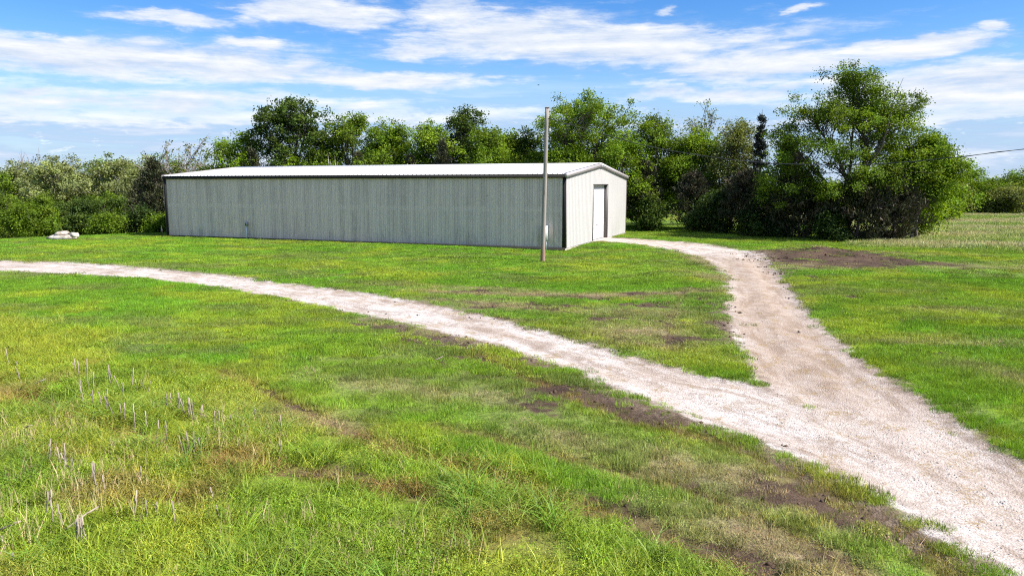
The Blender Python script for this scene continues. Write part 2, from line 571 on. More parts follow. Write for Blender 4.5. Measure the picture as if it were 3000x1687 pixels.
R2_R = [(6.95, 54.3), (9.81, 51.3), (12.43, 47.81), (13.5, 43.11), (13.1, 39.02), (11.64, 32.62), (10.02, 26.4), (8.75, 21.45), (8.09, 18.54), (7.49, 15.55), (7.27, 13.79), (7.15, 12.37), (7.01, 11.03), (6.88, 9.71), (6.9, 6), (7.1, -6)]
POLY1 = np.array(R1_UP + R1_LO[::-1])
POLY2 = np.array(R2_L + R2_R[::-1])


def poly_sd(x, y, P):
    """signed distance, negative inside"""
    x = np.asarray(x, float); y = np.asarray(y, float)
    d = np.full(x.shape, 1e9); inside = np.zeros(x.shape, bool)
    for i in range(len(P)):
        ax, ay = P[i]; bx, by = P[(i + 1) % len(P)]
        ex, ey = bx - ax, by - ay
        t = np.clip(((x - ax) * ex + (y - ay) * ey) / (ex * ex + ey * ey + 1e-12), 0, 1)
        d = np.minimum(d, (x - ax - t * ex) ** 2 + (y - ay - t * ey) ** 2)
        c = (ay > y) != (by > y)
        with np.errstate(divide='ignore', invalid='ignore'):
            xi = ex * (y - ay) / (ey if abs(ey) > 1e-12 else 1e-12) + ax
        inside ^= c & (x < xi)
    d = np.sqrt(d)
    return np.where(inside, -d, d)


def road_sd(x, y):
    return np.minimum(poly_sd(x, y, POLY1), poly_sd(x, y, POLY2))


# bare soil (x, y, half-length, half-width, turn, strength)
SOIL = [(15.6, 37.0, 3.8, 3.4, .35, 1.35), (16.4, 40.6, 4.2, 2.2, .1, 1.1), (18.2, 36.0, 2.6, 1.3, -.5, 1.1), (12.6, 39.5, 1.0, 2.2, .3, .8), (11.6, 31.2, .5, 3.4, .28, .85), (10.4, 27.5, .5, 2.4, .25, .6),
        (-3.4, 19.7, 1.0, .45, -.55, 1.0), (-1.3, 17.8, 1.1, .42, -.6, .95), (.45, 15.6, 1.0, .35, -.85, .9), (1.45, 12.9, 1.5, .45, -.80, 1.1), (2.5, 11.9, 1.0, .34, -.85, 1.05),
        (3.85, 17.8, .35, .75, .2, .95), (4.5, 23.3, 1.1, .35, .05, .95), (.6, 22.6, 1.2, .28, -.25, .85), (1.3, 25.0, 1.1, .25, -.1, .8), (2.3, 20.6, 1.0, .22, -.3, .75), (6.35, 22.9, .25, 1.6, .25, 1.0), (5.6, 19.2, .3, 1.2, .2, .8),
        (11.15, 24.5, .4, .5, .2, .9), (12.8, 29.2, .8, .4, 0, .5), (4.05, 10.5, .3, .2, -.6, .9), (3.55, 8.5, 1.1, .30, -1.1, .85), (2.1, 9.1, .75, .28, -.7, .75), (2.6, 8.1, .9, .22, -.9, .7),
        (-4.5, 10.2, .55, .26, -.5, 1.0), (-7.8, 12.6, .6, .3, -.5, .9), (-6.3, 11.2, .8, .22, -.6, .9), (-5.3, 10.6, .7, .2, -.6, .8), (-2.1, 9.5, .9, .18, -.5, .75), (-1.0, 9.75, .5, .16, -.4, .8), (1.2, 8.6, .75, .2, -.7, .8),
        (-.37, 14.4, .9, .18, -.6, .55), (2.4, 7.15, .75, .22, -.75, .95), (4.25, 8.15, .2, .6, .2, .8), (4.5, 7.7, .25, .35, .3, .8), (1.9, 7.7, .5, .15, -.8, .7), (-9.5, 14.6, .8, .2, -.4, .4),
        (20.5, 33.5, 1.5, .35, 0, .5), (24.5, 30.5, 1.8, .4, .1, .5), (12.6, 17.2, 2.2, .10, -.15, .5), (9.4, 16.2, .35, .25, .5, .8), (14.5, 14.8, .9, .3, -.2, .4), (1.51, 36.8, .5, .35, 0, .5), (-6.0, 22.6, 1.4, .22, -.7, .55), (9.6, 20.4, .22, 1.2, .35, .6)]
_r = np.random.default_rng(99)
for _ in range(34):      # wheel ruts and scuffs in the wedge between the two arms of the drive
    _x = _r.uniform(-4, 7.5); _y = _r.uniform(17.5, 27)
    SOIL.append((_x, _y, _r.uniform(.4, 1.3), _r.uniform(.12, .30), _r.normal(-.25, .22), _r.uniform(.6, 1.15)))
for _ in range(26):      # along the lower shoulder of the drive
    _t = _r.random(); _x = -3.5 + 8.0 * _t + _r.normal(0, .25); _y = 20.2 - 12.4 * _t ** .9 - _r.uniform(.1, 1.3)
    SOIL.append((_x, _y, _r.uniform(.3, 1.0), _r.uniform(.08, .20), _r.normal(-.85, .2), _r.uniform(.45, .9)))
for _ in range(22):      # around the scraped heap
    SOIL.append((_r.uniform(11, 22), _r.uniform(30, 40), _r.uniform(.3, 1.0), _r.uniform(.15, .4), _r.normal(0, .4), _r.uniform(.4, .8)))
for _ in range(14):
    SOIL.append((_r.uniform(9, 20), _r.uniform(14, 28), _r.uniform(.2, .6), _r.uniform(.08, .2), _r.normal(-.2, .4), _r.uniform(.35, .6)))
for _ in range(20):      # bare spots between the weeds
    _t = _r.random(); SOIL.append((-9 + 12 * _t, 15 - 8 * _t + _r.normal(0, 1.0), _r.uniform(.2, .6), _r.uniform(.06, .16), _r.normal(-.6, .25), _r.uniform(.4, .8)))
# dead straw-coloured turf
DRYP = [(.2, 25.4, 3.6, .45, -.22, 1.0), (4.2, 25.3, 3.2, .45, .12, 1.1), (-1, 26.6, 2.8, .35, -.35, .7), (-.6, 23.3, 2.6, .7, -.4, .7), (2.5, 22.2, 3.0, .8, -.2, .6), (3.2, 19.0, 1.2, 1.8, .1, .7), (5.9, 17.5, .5, 2.4, .2, .8), (9.3, 35.5, .5, 3.5, 0, .7), (8.2, 29.2, .6, 2.5, .25, .7), (17, 40.5, 5, 1.0, -.1, .8), (15, 34.5, 3, 1.2, .1, .75), (22, 34, 5, 1.4, 0, .45), (8.5, 46, .4, 3.0, .4, .4),
        (2.3, 9.6, 1.4, .7, -.8, .8), (3.2, 8.9, 1.3, .5, -1.0, 1.0), (1.0, 10.6, 1.5, .5, -.7, .6), (2.6, 7.6, 1.2, .5, -.9, 1.0), (-2.2, 13.6, 1.6, .5, -.5, .7), (-3.6, 11.9, 1.3, .5, -.5, .6), (0, 12.6, 1.6, .4, -.6, .5), (-3.0, 21.6, 2.5, .4, -.75, .6), (-9.0, 27.6, 4.0, .35, -.6, .55), (-1.5, 18.6, 2.6, .4, -.75, .6), (10.8, 17.5, 1.6, .5, -.2, .5), (15, 16.5, 1.6, .6, -.1, .6), (9.6, 14.2, .5, 1.2, .2, .5), (13.5, 22.0, 2.2, .5, .1, .3)]


# long furrows and wheel lines: polyline, half width, strength
FURROWS = [([(-10.18, 13.93), (-8.58, 12.85), (-6.84, 11.51), (-5.73, 10.93), (-4.48, 10.09), (-3.6, 9.78), (-2.76, 9.5), (-1.97, 9.22), (-.92, 8.84)], .17, .85),
           ([(-5.85, 14.86), (-3.17, 11.93), (-1.62, 10.25), (-.74, 9.78), (.54, 8.72), (1.42, 8.16), (1.91, 7.4), (2.37, 6.91), (2.8, 5.5)], .20, .75),
           ([(-4.32, 20.8), (-1.3, 17.57), (.1, 14.86), (1.44, 12.49), (2.28, 11.51), (3.02, 10.75), (3.73, 9.5), (4.06, 8.49), (4.28, 7.58), (4.3, 6.4)], .22, .70),
           ([(-1.18, 11.51), (.63, 10.25), (2.07, 9.09), (2.78, 8.16), (3.29, 7.23), (3.5, 6)], .17, .65),
           ([(-5.86, 28.35), (-2.65, 26.4), (.16, 25.24), (2.79, 24.7), (5.63, 25.62), (7.63, 26.92)], .24, .45),
           ([(-3.17, 24.97), (-.47, 23.28), (1.89, 21.8), (3.53, 21.12), (4.59, 20.8)], .20, .65),
           ([(5.97, 25.91), (4.48, 20.8), (3.71, 17.57), (3.71, 16.71)], .24, .6),
           ([(-.44, 21.45), (1.18, 19.61), (2.54, 18.04), (3.71, 16.71)], .18, .55),
           ([(10.53, 18.64), (11.42, 18.29), (12.34, 17.81), (15, 16.6)], .14, .6),
           ([(12.3, 41), (11.9, 36), (10.9, 31.5), (9.6, 26.5), (8.5, 21.8)], .45, .6)]


def line_d(x, y, P):
    d = np.full(np.shape(x), 1e9)
    for (ax, ay), (bx, by) in zip(P[:-1], P[1:]):
        ex, ey = bx - ax, by - ay
        t = np.clip(((x - ax) * ex + (y - ay) * ey) / (ex * ex + ey * ey), 0, 1)
        d = np.minimum(d, (x - ax - t * ex) ** 2 + (y - ay - t * ey) ** 2)
    return np.sqrt(d)


def furrow(x, y):
    out = np.zeros(np.shape(x))
    wob_ = (vnoise(x, y, .9, 171, 2) - .5) * .35
    for P_, w_, s_ in FURROWS:
        d = line_d(x, y, P_) + wob_ * w_ * 2
        out = np.maximum(out, s_ * np.exp(-(d / w_) ** 2))
    return out


def blobs(x, y, L):
    out = np.zeros(np.shape(x))
    for (cx, cy, a, b, th, s) in L:
        c, sn = math.cos(th), math.sin(th)
        u = ((x - cx) * c + (y - cy) * sn) / a
        v = (-(x - cx) * sn + (y - cy) * c) / b
        out = np.maximum(out, s * np.exp(-(u * u + v * v) * .8))
    return out


WEED = np.array([(-40, 40), (-22, 27), (-14.79, 21.45), (-9.11, 17.13), (-5.3, 14.23), (-2.8, 11.71), (-1.06, 10.25), (0.06, 8.84), (0.96, 8.16), (1.7, 7.4), (2.33, 6.76), (4, 4), (4, -6), (-40, -6)])
FIELD = np.array([(20.5, 45.5), (26, 44), (34, 41), (60, 34), (200, 20), (200, 95), (30, 96), (26, 60), (24, 52)])


def terrain(x, y):
    x = np.asarray(x, float); y = np.asarray(y, float)
    r = np.hypot(x, y)
    z = (vnoise(x, y, .11, 3, 3) - .5) * .22 + (vnoise(x, y, .6, 9, 2) - .5) * .05
    # level pad under the building and its apron
    lx = (x - 3.134) * U_DIR[0] + (y - 44.126) * U_DIR[1]
    ly = (x - 3.134) * V_DIR[0] + (y - 44.126) * V_DIR[1]
    dpad = np.hypot(np.maximum(np.maximum(lx - 0, -30.5 - lx), 0), np.maximum(np.maximum(-ly, ly - 15.5), 0))
    k = sstep(dpad, .3, 6.0)
    z = z * k + (1 - k) * (-.045)
    z = z - .13 * np.exp(-((x - 2.6) ** 2 / 22 + (y - 43.0) ** 2 / 5.0))
    # hollow beyond the left edge of the lawn
    d = (x + 31.5) * -.747 + (y - 54.2) * .665
    z = z - 7.5 * sstep(d, .5, 46) - .35 * sstep(d, 0, 5) * (x < -15)
    # crest of the hay field, falling away behind it
    z = z - 4.0 * sstep(y - 92, 0, 60) * sstep(x, 0, 30)
    # low wooded rise far off
    z = z + 7 * sstep(r, 240, 620)
    # scraped heap of soil
    z = z + .38 * np.exp(-(((x - 16.0) / 3.2) ** 2 + ((y - 39.2) / 2.6) ** 2)) * (1 + 1.1 * (vnoise(x, y, 1.7, 21) - .5))
    # road is worn a little below the turf; ruts in the bare soil
    return z


def soil_mask(x, y):
    n = vnoise(x, y, 1.6, 41, 3)
    k = 1 - .42 * (np.asarray(y) < 11.5) * (np.asarray(x) < 3.0)
    return np.clip(k * np.maximum(blobs(x, y, SOIL), furrow(x, y) * .85) * (.15 + 1.7 * n), 0, 1)


def dry_mask(x, y):
    n = vnoise(x, y, .9, 77, 3)
    return np.clip(blobs(x, y, DRYP) * (.4 + 1.2 * n), 0, 1)


def weed_mask(x, y):
    return sstep(-poly_sd(x, y, WEED) + (vnoise(x, y, .5, 5, 3) - .5) * 2.5, -.6, .8)


def field_mask(x, y):
    return sstep(-poly_sd(x, y, FIELD) + (vnoise(x, y, .3, 8, 3) - .5) * 3, -.8, 1.2)


C_LUSH = np.array([.155, .325, .020])
C_MID = np.array([.195, .330, .024])
C_YEL = np.array([.330, .400, .030])
C_DULL = np.array([.180, .225, .055])
C_DRY = np.array([.400, .320, .165])
C_WEED = np.array([.290, .370, .034])
C_WEED2 = np.array([.215, .335, .030])
C_RUST = np.array([.290, .185, .075])
C_HAY = np.array([.430, .400, .170])


def lerp(a, b, t):
    return a + (b - a) * np.asarray(t)[..., None]


def turf_colour(x, y):
    a = vnoise(x, y, .16, 101, 3); b = vnoise(x, y, .55, 102, 3); c = vnoise(x * .5, y * 1.4, .9, 103, 3)
    col = lerp(C_LUSH, C_MID, sstep(a, .35, .65))
    col = lerp(col, C_YEL, sstep(b, .50, .70) * .65)
    col = lerp(col, C_DULL, sstep(c, .52, .70) * .7)
    col = col * (.80 + .40 * vnoise(x * .6, y, 1.4, 104, 3))[..., None]
    w = weed_mask(x, y)
    wc = lerp(C_WEED, C_WEED2, sstep(vnoise(x, y, .45, 110, 3), .4, .66))
    wc = lerp(wc, C_RUST, sstep(vnoise(x, y, .8, 111, 3), .60, .76) * .55)
    col = lerp(col, wc, w)
    f = field_mask(x, y)
    fc = lerp(C_HAY, C_MID * .95, sstep(vnoise(x * .25, y, .22, 120, 3), .46, .68) * .75)
    fc = lerp(fc, C_MID, sstep(66 - y, 0, 18) * sstep(vnoise(x * .3, y, .3, 121, 3), .30, .55) * .85)
    col = lerp(col, fc, f)
    col = lerp(col, C_RUST * 1.05, np.clip(furrow(x, y) * 1.1, 0, .8) * (y < 17))
    col = lerp(col, C_DRY, dry_mask(x, y) * .92)
    col = lerp(col, C_DRY * .8, np.clip(furrow(x, y), 0, .75) * (y >= 17))
    return col


def ruts(x, y, d):
    """wheel tracks pressed into the drive"""
    return .03 * (np.exp(-((d + .75) / .28) ** 2) + .6 * np.exp(-((d + 1.75) / .3) ** 2)) * (.5 + vnoise(x, y, .8, 59, 2))


# ---- ground sheet
def axis(lo, hi, step, far, grow=1.13):
    mid = np.arange(lo, hi + step / 2, step)
    out_hi = []; s = step; p = mid[-1]
    while p < far:
        s *= grow; p += s; out_hi.append(p)
    out_lo = []; s = step; p = mid[0]
    while p > -far:
        s *= grow; p -= s; out_lo.append(p)
    return np.concatenate([out_lo[::-1], mid, out_hi])


gx = axis(-30, 30, .19, 3000)
gy = axis(4, 48, .19, 3000)
GX, GY = np.meshgrid(gx, gy)
X, Y = GX.ravel(), GY.ravel()
near = (np.abs(X) < 90) & (Y > -20) & (Y < 110)
rd = np.full(X.shape, 50.0)
rd[near] = road_sd(X[near], Y[near])
soil = np.zeros(X.shape); soil[near] = soil_mask(X[near], Y[near])
Z = terrain(X, Y)
Z = Z - .05 * sstep(-rd, -.2, .35)
fur = np.zeros(X.shape); fur[near] = furrow(X[near], Y[near])
Z = Z - .10 * fur
Z = Z - ruts(X, Y, rd)
Z = Z + sstep(soil, .3, .9) * (vnoise(X, Y, 2.6, 55, 2) - .5) * .10
tcol = turf_colour(X, Y)
farw = sstep(np.hypot(X, Y), 95, 180)
tcol = lerp(tcol, np.array([.09, .15, .03]), farw)
nx, ny = len(gx), len(gy)
I = (np.arange(ny - 1)[:, None] * nx + np.arange(nx - 1)[None, :])
Q = np.stack([I, I + 1, I + nx + 1, I + nx], -1).reshape(-1, 4)

m, n, out = new_mat('turf_soil_and_gravel')
geo = n.node('ShaderNodeNewGeometry')
P = geo.outputs['Position']
turf = n.attr('turf', out='Color')
roadd = n.attr('road_distance')
soila = n.attr('soil')
dusty = n.attr('dusty')
weeda = n.attr('weed')
nf = n.noise(P, 14.0, 4, .7)
nm = n.noise(P, 3.2, 4, .65)
nl = n.noise(P, .9, 4, .6)
nff = n.noise(P, 45.0, 3, .7)
turf_c = n.mix(n.ss(nf, .35, .68), n.mix(1.0, turf, (.45, .40, .55), 'MULTIPLY'), n.mix(1.0, turf, (.90, .82, .95), 'MULTIPLY'))
turf_c = n.mix(n.m('MULTIPLY', n.ss(nm, .55, .75), .45), turf_c, n.mix(1.0, turf, (.95, .68, .95), 'MULTIPLY'))
thatch = n.mix(n.ss(nf, .3, .7), (.10, .075, .035), (.24, .18, .085))
turf_c = n.mix(n.m('MULTIPLY', n.ss(nff, .58, .75), .30), turf_c, thatch)
# bare soil
s_mix = n.ss(n.m('ADD', n.m('ADD', soila, n.m('MULTIPLY', n.m('SUBTRACT', nm, .5), .8)), n.m('MULTIPLY', n.m('SUBTRACT', nf, .5), .9)), .22, .58)
soil_c = n.mix(n.ss(nl, .3, .7), (.042, .027, .018), (.105, .068, .045))
soil_c = n.mix(n.m('MULTIPLY', n.ss(nf, .52, .72), .6), soil_c, (.19, .13, .085))
soil_c = n.mix(n.m('MULTIPLY', n.ss(nff, .56, .70), .55), soil_c, (.026, .018, .014))
ground_c = n.mix(s_mix, turf_c, soil_c)
# crushed limestone drive, streaked along its length by wheels
sx, sy, sz = n.sep(P)
wob = n.m('ADD', roadd, n.m('MULTIPLY', n.m('SUBTRACT', nl, .5), .45))
wob = n.m('ADD', wob, n.m('MULTIPLY', n.m('SUBTRACT', nm, .5), .42))
wob = n.m('ADD', wob, n.m('MULTIPLY', n.m('SUBTRACT', nf, .5), .22))
r_mix = n.ss(wob, .10, -.10)
along = n.noise(n.xyz(n.m('MULTIPLY', roadd, 2.4), n.m('MULTIPLY', sx, .55), n.m('MULTIPLY', sy, .55)), 1.0, 6, .72)
along2 = n.noise(n.xyz(n.m('MULTIPLY', roadd, 9.0), n.m('MULTIPLY', sx, .9), n.m('MULTIPLY', sy, .9)), 1.0, 5, .75)
peb = n.voronoi(P, 34.0, out='Color')
pebd = n.voronoi(P, 34.0)
pv = n.sep(peb)[0]
grav = n.mix(pv, (.41, .36, .32), (.67, .61, .56))
broad = n.noise(n.xyz(n.m('MULTIPLY', roadd, 1.3), n.m('MULTIPLY', sx, .22), n.m('MULTIPLY', sy, .22)), 1.0, 4, .6)
grav = n.mix(n.m('MULTIPLY', n.ss(broad, .46, .66), .55), grav, (.37, .275, .205))
grav = n.mix(n.m('MULTIPLY', dusty, n.ss(nm, .25, .62, .45, .88)), grav, (.345, .255, .19))
grav = n.mix(n.m('MULTIPLY', n.ss(along, .47, .63), .68), grav, (.25, .18, .13))
grav = n.mix(n.m('MULTIPLY', n.ss(n.noise(n.vm('MULTIPLY', P, (1.0, .7, 1.0)), 2.3, 6, .75), .50, .66), .55), grav, (.235, .17, .125))
grav = n.mix(n.m('MULTIPLY', n.ss(along2, .60, .74), .5), grav, (.15, .112, .088))
old = n.m('MULTIPLY', n.ss(n.noise(P, 1.7, 4, .7), .52, .66), n.ss(nf, .40, .60))
grav = n.mix(n.m('MULTIPLY', old, .8), grav, (.27, .18, .06))
grav = n.mix(n.m('MULTIPLY', n.ss(nff, .60, .72), .45), grav, (.17, .14, .12))
edge = n.m('MULTIPLY', n.ss(wob, -.42, .02), n.ss(nm, .35, .62))
grav = n.mix(n.m('MULTIPLY', edge, .75), grav, (.17, .125, .095))
# mud shoulder outside the gravel
sh = n.m('MULTIPLY', n.ss(wob, .85, .15), n.ss(nm, .36, .58))
ground_c = n.mix(n.m('MULTIPLY', sh, .8), ground_c, n.mix(n.ss(nf, .35, .65), (.10, .075, .055), (.25, .19, .13)))
col = n.mix(r_mix, ground_c, grav)
h1 = n.m('ADD', n.m('MULTIPLY', nf, .9), n.m('MULTIPLY', nff, .5))
h1 = n.m('ADD', h1, n.m('MULTIPLY', pebd, -.5))
principled(n, out, col, .95, 0, n.bump(h1, .55, .05), .15)
M['ground'] = m
rgba = np.concatenate([tcol, np.ones((len(tcol), 1))], 1)
weedv = np.zeros(X.shape); weedv[near] = weed_mask(X[near], Y[near])
dustv = np.zeros(X.shape); dustv[near] = sstep(-poly_sd(X[near], Y[near], POLY2), -.6, 1.0) * sstep(44 - Y[near], 0, 10) * (.45 + .55 * sstep(Y[near], 9, 16))
g_me = np_mesh('ground', np.stack([X, Y, Z], 1), Q, attrs={'turf': ('FLOAT_COLOR', rgba), 'road_distance': ('FLOAT', rd), 'soil': ('FLOAT', soil), 'weed': ('FLOAT', weedv), 'dusty': ('FLOAT', dustv)}, mats=[m], smooth=True)
ground = tag(obj('ground', g_me), kind='structure', label='mown lawn, weedy field and white gravel drive')


def gz(x, y):
    """height of the ground sheet"""
    x = np.atleast_1d(np.asarray(x, float)); y = np.atleast_1d(np.asarray(y, float))
    z = terrain(x, y)
    nr = (np.abs(x) < 90) & (y > -20) & (y < 110)
    r_ = np.full(x.shape, 50.0); r_[nr] = road_sd(x[nr], y[nr])
    f_ = np.zeros(x.shape); f_[nr] = furrow(x[nr], y[nr])
    return z - .05 * sstep(-r_, -.2, .35) - .10 * f_ - ruts(x, y, r_)


# ------------------------------------------------------------------ metal building
H = 4.27; BL = 30.48; BW = 15.538; RISE = .76
SL = RISE / (BW / 2)
barn = empty('metal_building', (3.134, 44.126, 0), -0.3731)
tag(barn, 'long white metal building with ribbed panels and low gabled roof on the lawn', 'building')
RIBS = .3048


def rib_profile(s0, s1):
    """(s, depth) points across a sheet between s0 and s1; ribs every foot"""
    pts = [(s0, 0.0)]
    k = int(math.floor(s0 / RIBS)) - 1
    while k * RIBS < s1 + RIBS:
        c = k * RIBS + RIBS / 2
        for ds, dd in ((-.046, 0), (-.017, .034), (.017, .034), (.046, 0)):
            if s0 + .002 < c + ds < s1 - .002: pts.append((c + ds, dd))
        k += 1
    pts += [(s1 - .003, 0.0), (s1, .004), (s1 + .028, .004)]
    return pts


def sheet_mesh(name, prof, fn_lo, fn_hi, place, mat):
    v = [place(s, d, fn_lo(s)) for s, d in prof] + [place(s, d, fn_hi(s)) for s, d in prof]
    k = len(prof)
    return np_mesh(name, v, [(i, i + 1, i + 1 + k, i + k) for i in range(k - 1)], mats=[mat])


PITCH = BL / 33
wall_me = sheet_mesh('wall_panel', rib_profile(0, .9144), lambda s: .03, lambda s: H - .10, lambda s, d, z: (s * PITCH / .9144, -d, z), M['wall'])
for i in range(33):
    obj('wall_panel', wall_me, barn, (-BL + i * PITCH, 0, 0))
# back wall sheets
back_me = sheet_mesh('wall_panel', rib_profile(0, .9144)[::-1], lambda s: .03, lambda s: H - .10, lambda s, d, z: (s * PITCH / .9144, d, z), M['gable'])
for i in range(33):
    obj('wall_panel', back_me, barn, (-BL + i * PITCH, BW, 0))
D0, D1, DH = 6.0, 9.72, 3.66


def gable_top(t):
    return H - .03 + SL * (BW / 2 - abs(t - BW / 2))


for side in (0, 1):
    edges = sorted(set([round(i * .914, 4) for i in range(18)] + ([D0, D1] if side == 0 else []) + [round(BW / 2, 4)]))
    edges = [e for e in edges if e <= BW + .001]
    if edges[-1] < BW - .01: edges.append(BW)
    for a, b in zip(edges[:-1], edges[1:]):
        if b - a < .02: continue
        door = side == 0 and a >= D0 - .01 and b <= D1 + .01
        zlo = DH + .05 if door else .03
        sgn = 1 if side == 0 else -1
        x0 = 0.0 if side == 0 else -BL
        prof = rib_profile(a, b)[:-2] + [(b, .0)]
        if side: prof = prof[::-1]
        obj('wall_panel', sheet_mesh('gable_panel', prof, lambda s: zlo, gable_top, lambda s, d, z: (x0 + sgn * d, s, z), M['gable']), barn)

# roof sheets, eave to ridge
OV = .14
NR = 33


def roof_sheet(front):
    prof = rib_profile(0, .9144)
    ylo, yhi = (-OV, BW / 2 - .02) if front else (BW + OV, BW / 2 + .02)
    zz = lambda y: H + .02 + SL * (BW / 2 - abs(y - BW / 2))
    if not front: prof = prof[::-1]
    return sheet_mesh('roof_panel', prof, lambda s: ylo, lambda s: yhi, lambda s, d, y: (s * PITCH / .9144, y, zz(y) + d * 1.5), M['roof'])


rf, rb = roof_sheet(True), roof_sheet(False)
for i in range(NR):
    obj('roof_panel', rf, barn, (-BL + i * PITCH, 0, 0))
    obj('roof_panel', rb, barn, (-BL + i * PITCH, 0, 0))
zr = H + RISE + .03
b = MB(); b.prism([(0, -.28, -.02), (0, -.28, .035), (0, 0, .085), (0, .28, .035), (0, .28, -.02), (0, 0, .03)], (-BL - .06, BW / 2, zr), (.06, BW / 2, zr))
b.build('ridge_cap', M['roof'], barn)
# front and back eave gutters
for y0, y1 in ((-.17, -.042), (BW + .042, BW + .17)):
    b = MB(); b.prism([(0, y0, -.02), (0, y0 + .02, -.19), (0, y1 - .01, -.19), (0, y1, -.02)], (-BL - .03, 0, H), (.03, 0, H))
    b.build('gutter', M['bronze'], barn)
# closure strip under the roof ribs
b = MB(); b.box((-BL, -.135, H - .015), (0, -.10, H + .028)); b.build('eave_closure', M['bronze'], barn)
b = MB(); b.box((.033, -.18, H - .16), (.06, -.03, H + .01)); b.build('gutter_end_cap', M['galv'], barn)
# rake trim, two slopes at each end
for xa, xb in ((.04, .13), (-BL - .13, -BL - .04)):
    for y0, y1 in ((-.19, BW / 2), (BW + .19, BW / 2)):
        z0 = H + .03 + SL * (BW / 2 - abs(y0 - BW / 2)); z1 = H + .03 + RISE
        b = MB()
        b.add([(xa, y0, z0 - .20), (xb, y0, z0 - .20), (xb, y0, z0 + .05), (xa - .10 * np.sign(xa), y0, z0 + .075), (xa, y1, z1 - .20), (xb, y1, z1 - .20), (xb, y1, z1 + .05), (xa - .10 * np.sign(xa), y1, z1 + .075)],
              [(0, 1, 5, 4), (1, 2, 6, 5), (2, 3, 7, 6), (3, 0, 4, 7), (0, 3, 2, 1), (4, 5, 6, 7)])
        rk = b.build('rake_trim', M['rake'], barn)
        b = MB()
        e = .012 * np.sign(xa)
        b.add([(xb, y0, z0 - .085), (xb + e, y0, z0 - .085), (xb + e, y0, z0 - .055), (xb, y0, z0 - .055), (xb, y1, z1 - .085), (xb + e, y1, z1 - .085), (xb + e, y1, z1 - .055), (xb, y1, z1 - .055)],
              [(0, 1, 5, 4), (1, 2, 6, 5), (2, 3, 7, 6), (3, 0, 4, 7), (0, 3, 2, 1), (4, 5, 6, 7)])
        b.build('fold_line', M['rake'], rk)
    b = MB(); s = np.sign(xa)
    b.box((min(xb, xb + .02 * s), BW / 2 - .07, H + RISE - .20), (max(xb, xb + .02 * s), BW / 2 + .07, H + RISE + .085)); b.build('peak_cap', M['roof'], barn)
# corner trims: dark on the long wall, pale flange on the gable
for x0, x1, xg in ((-.19, .042, .042), (-BL - .042, -BL + .19, -BL - .052)):
    b = MB(); b.box((x0, -.05, .02), (x1, -.037, H - .195)); b.build('corner_trim', M['bronze'], barn)
    b = MB(); b.box((xg, -.05, .02), (xg + .010, .10, H - .11)); b.build('corner_trim', M['rake'], barn)
    b = MB(); b.box((xg, BW - .07, .02), (xg + .010, BW + .05, H - .11)); b.build('corner_trim', M['jamb'], barn)
b = MB(); b.box((-BL, -.047, -.30), (.0, -.036, .035)); b.build('base_trim', M['bronze'], barn)  # dark trim carried down over the slab as the shadow line at its base
b = MB(); b.box((.005, .0, -.02), (.045, D0, .03)); b.build('base_trim', M['rake'], barn)
b = MB(); b.box((.005, D1, -.02), (.045, BW, .03)); b.build('base_trim', M['rake'], barn)
# slab
b = MB(); b.box((-BL - .02, -.034, -.6), (.06, BW + .02, -.025)); b.build('foundation_slab', M['concrete'], barn)
# roll-up door
door = MB()
ns = 46
for k in range(ns):
    za = k * DH / ns; zb = (k + 1) * DH / ns; zm = (za + zb) / 2
    door.add([(-.235, D0 - .06, za), (-.235, D1 + .06, za), (-.222, D1 + .06, za + .012), (-.222, D0 - .06, za + .012), (-.222, D1 + .06, zb - .012), (-.222, D0 - .06, zb - .012), (-.235, D1 + .06, zb), (-.235, D0 - .06, zb)],
             [(0, 1, 2, 3), (3, 2, 4, 5), (5, 4, 6, 7)])
dr = door.build('roll_up_door', M['door'], barn)
b = MB(); b.box((-.232, D0 - .04, -.02), (-.19, D1 + .04, .055)); b.build('bottom_bar', M['galv'], dr)
b = MB(); b.box((-.20, (D0 + D1) / 2 - .09, .95), (-.217, (D0 + D1) / 2 + .09, 1.02)); b.build('handle', M['black_metal'], dr)
for ya, yb in ((D0 - .10, D0 + .004), (D1 - .004, D1 + .10)):
    b = MB(); b.box((-.30, ya, -.03), (.046, yb, DH + .05)); b.build('door_jamb', M['jamb'], barn)
b = MB(); b.box((-.30, D0 - .10, DH + .006), (.047, D1 + .10, DH + .06)); b.build('door_header', M['jamb'], barn)

# electrical cabinet on the long wall behind the pole
bx = -1.06
cab = empty('electric_cabinet', (3.134 + bx * U_DIR[0] - .035 * V_DIR[0], 44.126 + bx * U_DIR[1] - .035 * V_DIR[1], 0), -0.3731)
tag(cab, 'narrow white electric cabinet fixed to the long wall behind the wooden pole', 'electric box')
b = MB(); b.box((-.32, -.27, .42), (0, -.006, 1.30), .012); b.build('cabinet_body', M['box_paint'], cab)
b = MB(); b.box((-.30, -.285, .46), (-.02, -.272, 1.25)); b.build('cabinet_door', M['box_paint'], cab)
b = MB(); b.tube([(-.07, -.06, -.15), (-.07, -.06, .42)], [.03, .03], 8, True); b.build('conduit', M['box_paint'], cab)
# free-standing conduit at the foot of the wall
cx = -23.15
con = empty('conduit_riser', (3.134 + cx * U_DIR[0] - .12 * V_DIR[0], 44.126 + cx * U_DIR[1] - .12 * V_DIR[1], 0), -0.3731)
tag(con, 'thin pale conduit riser with small grey box against the long metal wall', 'conduit')
b = MB(); b.tube([(0, 0, -.1), (0, 0, .84)], [.045, .045], 8, True); b.build('pipe', M['box_paint'], con)
b = MB(); b.box((-.08, -.06, .82), (.08, .06, 1.12), .012); b.build('junction_box', M['galv'], con)
b = MB(); b.box((-.05, -.075, .88), (.05, -.062, 1.05)); b.build('cover_plate', M['jamb'], con)
